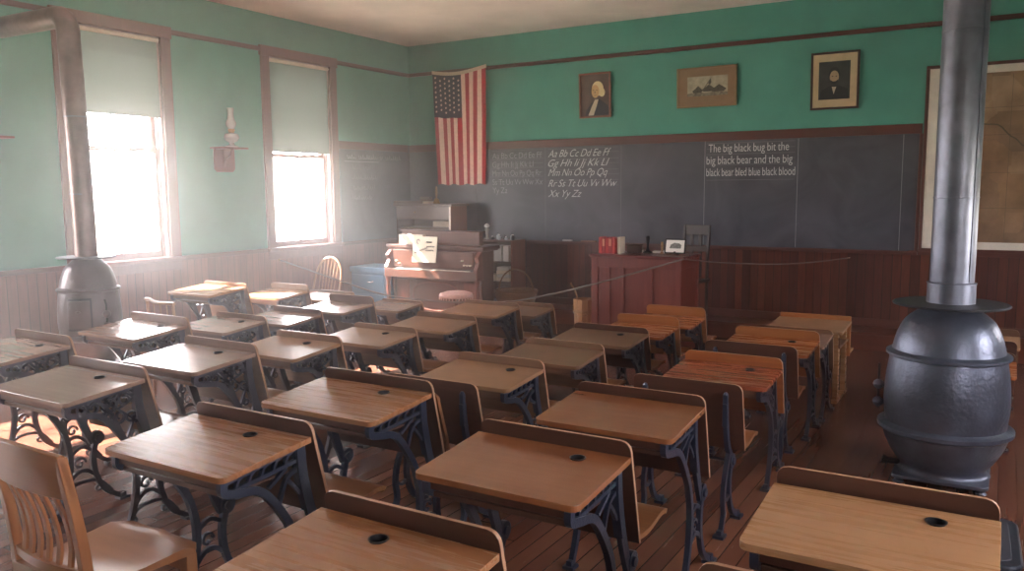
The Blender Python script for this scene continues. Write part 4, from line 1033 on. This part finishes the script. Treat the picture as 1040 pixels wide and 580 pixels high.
# on top of cabinet
for i, (dz, rz, wd, lab) in enumerate(((0, 0.1, 0.15, 'lowest of the small books stacked on the tall cabinet'), (0.03, -0.15, 0.14, 'middle book of the small stack on the tall cabinet'), (0.06, 0.2, 0.13, 'topmost book of the small stack on the tall cabinet'))):
    o = MB().box(-wd/2, wd/2, -0.055, 0.055, 0, 0.028).build('book', [PAPER, CW, plain('grey_cloth', (126, 112, 100), 0.8)][i], loc=(0.46, -0.27, 1.421+dz), bevel=0.003); o.rotation_euler = (0, 0, rz); tag(o, lab, 'book', 'books on the tall cabinet')
r = empty('hand_bell', (0.62, -0.26, 1.421), 0, 'little brass hand bell with upright handle on the tall cabinet', 'bell')
MB().lathe([(0.05, 0), (0.048, 0.01), (0.036, 0.03), (0.03, 0.055), (0.012, 0.07)], seg=20).build('bell_cup', BRASS, r, smooth=True)
MB().lathe([(0.008, 0.07), (0.014, 0.10), (0.018, 0.15), (0.013, 0.21), (0.004, 0.225)], seg=14).build('handle', TOPS['pale'], r, smooth=True)

# ---------------------------------------------------------------- open bookcase with paper stacks
r = empty('bookcase', (1.72, -0.345, 0.176), 0, 'open brown bookcase with papers on its shelves right of the organ', 'bookcase')
BX0, BX1 = -0.30, 0.14; HB = 0.80
m = MB(); m.box(BX0, BX0+0.02, -0.07, 0.25, 0, HB); m.box(BX0, BX1, 0.24, 0.25, 0, HB)
for z in (0.02, 0.27, 0.52, HB-0.02): m.box(BX0+0.02, BX1-0.02, -0.07, 0.24, z, z+0.018)
m.build('carcass', CW, r); MB().box(BX1-0.02, BX1, -0.07, 0.25, 0, HB).build('side_panel', CWR, r)
bi = 0
def paper(name, x0, x1, z0, z1, label, y0=-0.055, y1=0.12, mat=PAPER):
    o = MB().box(x0, x1, y0, y1, z0, z1).build(name, mat, loc=(1.72, -0.345, 0.176), bevel=0.002); tag(o, label, 'book' if name == 'book' else 'papers', 'papers and books in the open bookcase')
WP = plain('white_pages', (196, 190, 184), 0.8); WP2 = plain('grey_pages', (170, 160, 154), 0.8)
paper('book', BX0+0.03, BX0+0.13, 0.54, 0.74, 'pale thick volume at the left of the bookcase\'s top shelf', mat=WP2)
paper('book', BX0+0.17, BX0+0.27, 0.54, 0.73, 'white volume in the middle of the bookcase\'s top shelf', mat=WP)
paper('book', BX0+0.30, BX0+0.38, 0.54, 0.73, 'white volume at the right of the bookcase\'s top shelf', mat=WP)
for i in range(4): paper('paper_stack', BX0+0.20+0.006*(i % 2), BX0+0.39-0.004*i, 0.29+0.045*i, 0.332+0.045*i, ['bottom', 'second', 'third', 'top'][i]+' sheaf of the taller paper pile on the bookcase\'s middle shelf', mat=WP if i % 2 else PAPER)
for i in range(2): paper('paper_stack', BX0+0.04, BX0+0.17-0.01*i, 0.29+0.04*i, 0.327+0.04*i, ['lower', 'upper'][i]+' sheaf of the short paper pile on the bookcase\'s middle shelf', mat=PAPER)
for i in range(3): paper('paper_stack', BX0+0.20, BX0+0.38, 0.04+0.055*i, 0.092+0.055*i, ['lowest', 'middle', 'highest'][i]+' sheaf of the pile on the bookcase\'s lowest shelf', mat=WP2)
# oddments on the bookcase: small glass jars and inkwells
JG = plain('jar_glass', (178, 186, 190), 0.08, spec=0.9)
for i in range(7):
    x = BX0+0.10+0.05*i; y = 0.02+0.05*(i % 2); hh = 0.035+0.012*(i*3 % 4)
    rr = empty('glass_inkwell', (1.72+x, -0.345+y, 0.176+HB), 0, ['first', 'second', 'third', 'fourth', 'fifth', 'sixth', 'seventh'][i]+' from the left of the tiny glass inkwells on the bookcase', 'inkwell', 'inkwells along the bookcase top')
    MB().lathe([(0.018, 0), (0.02, 0.006), (0.02, hh*0.7), (0.010, hh*0.85), (0.013, hh)], seg=14).build('bottle', JG if i % 3 else BLACKM, rr, smooth=True)
    MB().lathe([(0.010, hh), (0.011, hh+0.008), (0.004, hh+0.012)], seg=12).build('cap', BLACKM if i % 2 else WHITE, rr, smooth=True)
rr = empty('small_figure_vase', (1.72+BX0+0.02, -0.325, 0.176+HB), 0, 'small white-topped vase at the bookcase\'s left end beside the organ', 'vase')
MB().lathe([(0.03, 0), (0.034, 0.01), (0.016, 0.04), (0.02, 0.09), (0.03, 0.12), (0.022, 0.15)], seg=16).build('vase_body', plain('vase_grey', (150, 146, 140), 0.4), rr, smooth=True)
MB().lathe([(0.02, 0.15), (0.036, 0.165), (0.03, 0.185), (0.008, 0.20)], seg=14).build('vase_lid', WHITE, rr, smooth=True)
# metal pail by the bookcase
rr = empty('tin_pail', (1.62, -0.72, 0.0), 0, 'small pale tin pail with wire handle by the bookcase foot', 'pail')
MB().lathe([(0.07, 0), (0.075, 0.005), (0.09, 0.15), (0.094, 0.155), (0.088, 0.155), (0.07, 0.01), (0.0, 0.01)], seg=24, caps=False).build('pail_body', plain('tin', (176, 172, 168), 0.35, metal=0.6), rr, smooth=True)
MB().tube([(0.09*cos(radians(a)), 0, 0.145+0.13*sin(radians(a))) for a in range(0, 181, 15)], 0.004, 6).build('wire_handle', BLACKM, rr)
# wicker basket
WICK = wood('wicker', (112, 74, 48), (150, 108, 74), 0.6, (30, 30, 30))
rr = empty('wicker_basket', (2.08, -0.70, 0), 0, 'round wicker basket with tall hoop handle in front of the bookcase', 'basket')
# basket sits on a low crate
bk = MB(); z0 = 0.24
for i in range(9):
    z = z0+0.018*i; R_ = 0.20+0.006*i
    bk.tube([(R_*cos(a*2*pi/36)*(1+0.012*(1 if (a+i) % 2 else -1)), R_*sin(a*2*pi/36)*(1+0.012*(1 if (a+i) % 2 else -1)), z) for a in range(37)], 0.0105, 6, caps=False)
bk.lathe([(0.0, 0.0), (0.20, 0.0), (0.20, 0.008), (0, 0.008)], (0, 0, z0-0.01), 30, caps=False)
bk.build('basket_body', WICK, rr, smooth=True)
m = MB()
for k in range(18):
    a = 2*pi*k/18; m.tube([(0.20*cos(a), 0.20*sin(a), z0), (0.25*cos(a), 0.25*sin(a), z0+0.165)], 0.006, 5)
m.build('basket_stakes', WICK, rr)
MB().tube([(0.248*cos(a*2*pi/36), 0.248*sin(a*2*pi/36), z0+0.165) for a in range(37)], 0.014, 8, caps=False).build('rim', WICK, rr, smooth=True)
MB().tube([(0.235*cos(radians(a)), 0, z0+0.15+0.27*sin(radians(a))) for a in range(0, 181, 9)], 0.010, 8).build('handle', WICK, rr, smooth=True)
MB().lathe([(0.16, 0), (0.17, 0.02), (0.15, 0.12), (0.17, z0-0.015)], seg=24).build('basket_foot', WICK, rr, smooth=True)

# ---------------------------------------------------------------- bow-back chair by the window, blue cabinet
PW = wood('light_chair_wood', (150, 104, 74), (184, 138, 104), 0.34, (6, 6, 1.5))
r = empty('bow_back_chair', (0.33, -2.18, 0), radians(184), 'bow-back spindle chair standing below the second window', 'chair')
m = MB(); m.prism([(0.20*cos(radians(a)), 0.19*sin(radians(a))+(0.02 if 0 < a < 180 else 0)) for a in range(0, 360, 15)], XY, 0.43, 0.46); m.build('seat', PW, r, bevel=0.008)
def bow(t): a = radians(180*t); return (0.19*cos(a), -0.15-0.10*sin(a)**0.5*1.0, 0.46+0.37*sin(a)**0.6)
MB().tube([bow(i/24) for i in range(25)], 0.013, 8).build('bow', PW, r, smooth=True)
for k in range(6):
    x = -0.125+0.05*k; t = math.acos(x/0.19)/pi; b = bow(t)
    MB().tube([(x*0.85, -0.15, 0.455), ((x*0.93), (b[1]-0.15)/2, (b[2]+0.455)/2), b], [0.006, 0.008, 0.005], 6).build('spindle', PW, r)
for sx in (-1, 1):
    for sy_ in (-1, 1):
        MB().tube([(sx*0.12, sy_*0.11, 0.44), (sx*0.16, sy_*0.15, 0.2), (sx*0.185, sy_*0.175, 0)], [0.013, 0.018, 0.011], 8).build('leg', PW, r, smooth=True)
    MB().tube([(sx*0.163, -0.15, 0.18), (sx*0.163, 0.15, 0.18)], 0.009, 8).build('stretcher', PW, r)
MB().tube([(-0.163, 0, 0.18), (0.163, 0, 0.18)], 0.009, 8).build('stretcher', PW, r)
BLUE = plain('blue_enamel', (92, 130, 158), 0.4, noise=0.04)
r = empty('blue_cabinet', (0.43, -1.1, 0), 0, 'pale blue drawer cabinet between window and organ', 'cabinet')
MB().box(-0.36, 0.20, -0.22, 0.22, 0, 0.60).build('case', BLUE, r, bevel=0.006)
MB().box(-0.375, 0.215, -0.24, 0.24, 0.60, 0.665).build('lid', BLUE, r, bevel=0.008)
for z0, z1 in ((0.36, 0.57), (0.10, 0.33)):
    dd = MB().box(-0.33, 0.17, -0.235, -0.22, z0, z1).build('drawer', BLUE, r, bevel=0.005)
    MB().tube([(-0.08, -0.235, (z0+z1)/2+0.03), (-0.07, -0.255, (z0+z1)/2+0.02), (-0.01, -0.255, (z0+z1)/2+0.02), (0.0, -0.235, (z0+z1)/2+0.03)], 0.007, 6).build('handle', plain('nickel', (210, 200, 190), 0.25, metal=0.9), dd)
# low chair seen behind the desk by the left stove
r = empty('small_chair', (1.46, -5.02, 0), 0, 'small chair whose pale crest rail shows above the glare-lit desk by the left stove', 'chair')
MB().tube([(-0.17, -0.0, 0.77), (-0.13, 0.0, 0.775), (-0.08, 0, 0.757), (0, 0, 0.75), (0.17, 0, 0.752)], 0.014, 8).build('crest_rail', PW, r, smooth=True)
for sx in (-1, 1):
    MB().tube([(sx*0.15, 0.02, 0), (sx*0.15, 0.03, 0.4), (sx*0.155, 0.0, 0.755)], 0.012, 8).build('back_post', PW, r, smooth=True)
    MB().tube([(sx*0.15, 0.30, 0), (sx*0.15, 0.30, 0.40)], 0.014, 8).build('leg', PW, r)
MB().box(-0.17, 0.17, 0.0, 0.32, 0.395, 0.42).build('seat', PW, r, bevel=0.006)
for k in range(3): MB().tube([(-0.08+0.08*k, 0.02, 0.42), (-0.08+0.08*k, 0.0, 0.75)], 0.006, 6).build('spindle', PW, r)

# ---------------------------------------------------------------- teacher's desk
TD = wood('teacher_desk_wood', (92, 38, 34), (122, 58, 48), 0.3, (10, 10, 1.2)); TDR = wood('teacher_desk_side', (92, 30, 22), (116, 44, 32), 0.28, (8, 8, 1.2)); TDT = wood('teacher_desk_top', (84, 34, 34), (108, 50, 46), 0.26, (1.2, 10, 10))
r = empty('teacher_desk', (3.92, -1.25, 0), radians(-1.5), 'tall panelled reddish teacher\'s desk standing before the blackboard', 'desk')
W2 = 0.475; Y0, Y1 = -0.24, 0.24; HT = 0.945
MB().box(-W2+0.01, W2-0.01, Y0+0.01, Y1-0.01, 0.02, HT-0.03).build('carcass', TD, r)
MB().box(-W2-0.02, W2+0.02, Y0-0.02, Y1+0.02, HT-0.03, HT).build('desktop', TDT, r, bevel=0.006)
m = MB()
for x0, x1 in ((-W2, -W2+0.07), (-W2+0.19, -W2+0.205), (-0.14, -0.115), (0.16, 0.185), (W2-0.06, W2)): m.box(x0, x1, Y0-0.005, Y0+0.012, 0.0, HT-0.03)
m.box(-W2+0.07, W2-0.06, Y0-0.005, Y0+0.012, HT-0.13, HT-0.03); m.box(-W2+0.07, W2-0.06, Y0-0.005, Y0+0.012, 0.0, 0.12)
m.build('front_frame', TD, r, bevel=0.004)
m = MB(); x = W2
m.box(x-0.012, x+0.005, Y0, Y0+0.06, 0, HT-0.03); m.box(x-0.012, x+0.005, Y1-0.06, Y1, 0, HT-0.03); m.box(x-0.012, x+0.003, Y0+0.06, Y1-0.06, HT-0.12, HT-0.03); m.box(x-0.012, x, Y0+0.06, Y1-0.06, 0, HT-0.12)
m.build('side_panel', TDR, r, bevel=0.003)
MB().box(-W2-0.005, -W2+0.012, Y0, Y1, 0, HT-0.03).build('side_panel', TDR, r, bevel=0.003)
DZ = HT+0.001
def on_desk(px): return px
REDB = plain('red_cloth', (168, 44, 44), 0.6, noise=0.08, nscale=20); REDD = plain('dark_red_cloth', (140, 34, 38), 0.6)
for i in range(5):
    x = 3.475+0.036*i; hh = 0.165-0.004*(i % 3)
    rr = empty('book', (x, -1.33, DZ), 0, ['leftmost', 'second', 'third', 'fourth', 'fifth and rightmost'][i]+' of the upright red books at the left of the teacher\'s desk', 'book', 'red books on the teacher\'s desk')
    MB().box(0, 0.033, -0.06, 0.06, 0, hh).build('cover', REDB if i % 2 == 0 else REDD, rr, bevel=0.003)
    if i in (1, 3): MB().box(0.003, 0.030, -0.0615, -0.0595, hh*0.45, hh*0.9).build('spine_label', plain('dull_gilt', (196, 130, 104), 0.6), rr)
rr = empty('book', (3.665, -1.31, DZ), 0, 'pale upright book right of the red books on the teacher\'s desk', 'book')
MB().box(0, 0.03, -0.05, 0.08, 0, 0.165).build('cover', PAPER, rr, bevel=0.003)
rr = empty('dark_box', (3.74, -1.16, DZ), 0, 'dark squat box behind the red books', 'box'); MB().box(-0.04, 0.10, -0.04, 0.04, 0, 0.075).build('box_body', DKFR, rr, bevel=0.004); MB().box(-0.045, 0.105, -0.045, 0.045, 0.075, 0.085).build('lid', DKFR, rr, bevel=0.003)
rr = empty('pen_stand', (3.90, -1.13, DZ), 0, 'black bulb-topped pen stand in the middle of the teacher\'s desk', 'pen stand')
MB().lathe([(0.045, 0), (0.048, 0.008), (0.02, 0.02), (0.012, 0.05), (0.010, 0.07)], seg=18).build('base', BLACKM, rr, smooth=True)
MB().lathe([(0.010, 0.07), (0.014, 0.09), (0.018, 0.13), (0.022, 0.155), (0.014, 0.17), (0.004, 0.172)], seg=14).build('handle', BLACKM, rr, smooth=True)
for i, (x, lab) in enumerate(((3.80, 'white papers left of the black pen stand'), (4.01, 'white papers right of the black pen stand'))):
    o = MB().box(-0.06, 0.06, -0.05, 0.05, 0, 0.02).build('paper_stack', WP, loc=(x, -1.08, DZ)); o.rotation_euler = (0, 0, 0.1*i); tag(o, lab, 'papers', 'papers on the teacher\'s desk')
rr = empty('wooden_post', (4.08, -1.2, DZ), 0, 'short pale upright peg on the teacher\'s desk', 'peg'); MB().lathe([(0.018, 0), (0.018, 0.01), (0.009, 0.02), (0.010, 0.10), (0.014, 0.115), (0.006, 0.12)], seg=12).build('peg', TOPS['pale'], rr, smooth=True)
rr = empty('wooden_box', (4.18, -1.08, DZ), 0, 'flat tan wooden box behind the white card', 'box'); MB().box(-0.09, 0.09, -0.05, 0.05, 0, 0.055).build('box_body', TOPS['worn'], rr, bevel=0.003); MB().box(-0.093, 0.093, -0.053, 0.053, 0.055, 0.065).build('lid', TOPS['worn'], rr, bevel=0.003)
rr = empty('framed_card', (4.26, -1.33, DZ+0.017), 0, 'small black-framed white card leaning at the teacher\'s desk right corner', 'framed card'); rr.rotation_euler = (radians(-12), 0, 0)
MB().box(-0.105, 0.105, -0.004, 0.008, 0, 0.145).build('frame', BLACKM, rr, bevel=0.002)
MB().box(-0.092, 0.092, -0.007, -0.004, 0.012, 0.132).build('card', WHITE, rr)
m = MB(); m.prism([(-0.055, 0.05), (0.06, 0.05), (0.062, 0.085), (0.04, 0.10), (-0.01, 0.105), (-0.045, 0.085)], XZ, -0.009, -0.007); m.build('drawing', plain('grey_ink', (118, 116, 112), 0.8, noise=0.3, nscale=60), rr)
MB().prism([(-0.01, 0.0), (0.09, 0.0), (0.008, 0.12)], YZ, -0.01, 0.01).build('easel_strut', BLACKM, rr)
# bits in the chalk tray
o = MB().box(-0.06, 0.06, -0.02, 0.02, 0, 0.025).build('board_eraser', WP, loc=(2.43, -0.046, 0.957), bevel=0.004); tag(o, 'white eraser on the chalk tray left of the teacher\'s desk', 'eraser')
o = MB().box(-0.10, 0.10, -0.018, 0.018, 0, 0.02).build('board_pointer', TOPS['worn'], loc=(2.72, -0.05, 0.956), bevel=0.003); tag(o, 'tan wooden block on the chalk tray behind the red books', 'block')

# high teacher's chair
DK = wood('dark_chair', (46, 34, 32), (64, 48, 44), 0.4, (8, 8, 1.5))
r = empty('high_chair', (4.19, -0.72, 0), radians(-8), 'dark high-backed chair behind the right end of the teacher\'s desk', 'chair')
for sx in (-1, 1):
    MB().ribbon([(0.16, 0.0), (0.15, 0.4), (0.155, 0.8), (0.19, 1.21)], 0.03, x=sx*0.14, th=0.028).build('back_post', DK, r, bevel=0.004)
    MB().box(sx*0.15-0.015, sx*0.15+0.015, -0.17, -0.14, 0, 0.62).build('leg', DK, r, bevel=0.003)
    MB().box(sx*0.145-0.01, sx*0.145+0.01, -0.15, 0.15, 0.25, 0.28).build('stretcher', DK, r)
MB().box(-0.155, 0.155, 0.18, 0.20, 1.10, 1.21).build('top_rail', DK, r, bevel=0.006)
MB().box(-0.13, 0.13, 0.15, 0.17, 0.93, 0.99).build('cross_rail', DK, r, bevel=0.004)
for x in (-0.05, 0.05): MB().box(x-0.02, x+0.02, 0.16, 0.175, 0.66, 1.11).build('splat', DK, r, bevel=0.003)
MB().box(-0.17, 0.17, -0.18, 0.17, 0.62, 0.65).build('seat', DK, r, bevel=0.008)

# bucket with dipper
BK = wood('bucket_wood', (156, 104, 66), (190, 138, 96), 0.42, (9, 9, 1.2))
r = empty('wooden_bucket', (3.13, -1.0, 0), 0, 'pale wooden stave bucket with bail handle on the floor left of the teacher\'s desk', 'bucket')
m = MB(); ns = 14
for k in range(ns):
    a0, a1 = 2*pi*k/ns+0.012, 2*pi*(k+1)/ns-0.012; v = []
    for rr_, z in ((0.105, 0), (0.125, 0.41)):
        for q in (0, -0.014):
            for a in (a0, a1): v.append(((rr_+q)*cos(a), (rr_+q)*sin(a), z))
    m.add(v, [(0, 1, 5, 4), (2, 6, 7, 3), (0, 4, 6, 2), (1, 3, 7, 5), (4, 5, 7, 6), (0, 2, 3, 1)])
m.lathe([(0.0, 0.02), (0.095, 0.02), (0.095, 0.035), (0, 0.035)], seg=20, caps=False)
m.build('staves', BK, r)
for z, rr_ in ((0.10, 0.112), (0.28, 0.121)): MB().lathe([(rr_, -0.016), (rr_+0.005, -0.015), (rr_+0.006, 0.015), (rr_+0.001, 0.016)], (0, 0, z), 28, caps=False).build('hoop', TOPS['pale'], r, smooth=True)
MB().tube([(-0.13*cos(radians(a)), -0.13*sin(radians(a))*0.9, 0.36-0.13*sin(radians(a))) for a in range(0, 181, 12)], 0.005, 6).build('bail_handle', TOPS['pale'], r, smooth=True)
r = empty('dipper', (3.13, -1.0, 0.0), 0, 'long-handled wooden dipper leaning in the bucket', 'dipper')
MB().tube([(-0.03, 0.02, 0.12), (-0.09, 0, 0.42), (-0.12, -0.01, 0.50), (-0.17, -0.01, 0.575)], [0.009, 0.010, 0.011, 0.012], 8).build('handle', TOPS['pale'], r, smooth=True)
MB().lathe([(0.02, 0.04), (0.04, 0.06), (0.045, 0.11), (0.04, 0.11), (0.02, 0.06)], (-0.02, 0.02, 0.03), 16).build('cup', TOPS['pale'], r, smooth=True)

# barrier cord strung across the front of the room
CORD = plain('grey_cord', (112, 100, 96), 0.6)
P = spline([(0.02, -2.44, 0.83), (0.9, -2.35, 0.61), (1.41, -2.3, 0.50), (1.85, -2.2, 0.46), (2.22, -2.1, 0.445), (2.6, -2.05, 0.46), (2.92, -1.95, 0.50), (3.59, -1.8, 0.67), (4.42, -1.53, 0.93)], 8)
rr = empty('barrier_cord', (0, 0, 0), 0, 'thin grey cord sagging from the left wall to the teacher\'s desk', 'cord')
MB().tube([tuple(p) for p in P], 0.0085, 8).build('cord', CORD, rr, smooth=True); MB().tube([(0.0, -2.44, 0.83), (0.03, -2.44, 0.83)], 0.012, 8).build('wall_hook', BRASS, rr)
P = spline([(4.42, -1.53, 0.93), (4.7, -1.1, 0.87), (5.1, -0.55, 0.83), (5.4, -0.2, 0.84), (5.64, -0.02, 0.87)], 8)
rr = empty('barrier_cord', (0, 0, 0), 0, 'thin dark cord sagging from the teacher\'s desk to the hook right of it', 'cord')
MB().tube([tuple(p) for p in P], 0.006, 8).build('cord', plain('dark_cord', (104, 84, 80), 0.7), rr, smooth=True); MB().tube([(5.64, -0.012, 0.87), (5.64, -0.04, 0.87), (5.67, -0.045, 0.875)], 0.008, 8).build('wall_hook', plain('nickel', (210, 200, 190)), rr)

# dark metal box beside the bottom-right desk
r = empty('coal_box', (7.01, -5.45, 0), radians(2), 'dark metal coal box with rounded lid beside the pale scratched desk', 'coal box')
MB().prism(rrect(-0.17, 0.10, -0.26, 0.20, 0, (0.05,)*4), XY, 0.0, 0.24).build('box_body', plain('dark_blue_metal', (50, 54, 66), 0.4, metal=0.5, bump=0.2), r, bevel=0.006)
MB().prism(rrect(-0.185, 0.115, -0.275, 0.215, 0, (0.06,)*4), XY, 0.24, 0.262).build('lid', plain('dark_blue_metal', (50, 54, 66)), r, bevel=0.008)
MB().prism(rrect(-0.15, 0.08, -0.24, 0.18, 0, (0.045,)*4), XY, 0.262, 0.268).build('lid_panel', plain('dark_grey_metal', (66, 68, 78), 0.45, metal=0.4), r, bevel=0.003)

# ---------------------------------------------------------------- haze volume imitating lens glare
if HAZE > 0:
    hm = bpy.data.materials.new('glare_haze'); hm.use_nodes = True; n = hm.node_tree.nodes; n.clear()
    o = n.new('ShaderNodeOutputMaterial'); v_ = n.new('ShaderNodeVolumeScatter'); v_.inputs['Anisotropy'].default_value = 0.75
    # density graded along X to imitate veiling glare around the left windows
    tc = n.new('ShaderNodeTexCoord'); sx = n.new('ShaderNodeSeparateXYZ'); mr = n.new('ShaderNodeMapRange'); mr.interpolation_type = 'SMOOTHSTEP'
    mr.inputs[1].default_value = 0.5; mr.inputs[2].default_value = 6.0; mr.inputs[3].default_value = HAZE; mr.inputs[4].default_value = HAZE*0.10
    hm.node_tree.links.new(tc.outputs['Object'], sx.inputs[0]); hm.node_tree.links.new(sx.outputs['X'], mr.inputs[0]); hm.node_tree.links.new(mr.outputs[0], v_.inputs['Density'])
    hm.node_tree.links.new(v_.outputs[0], o.inputs['Volume'])
    ho = MB().box(0.04, RX-0.04, RY+0.04, -0.04, 0.01, CEIL-0.02).build('glare_haze_volume', hm); ho['kind'] = 'structure'
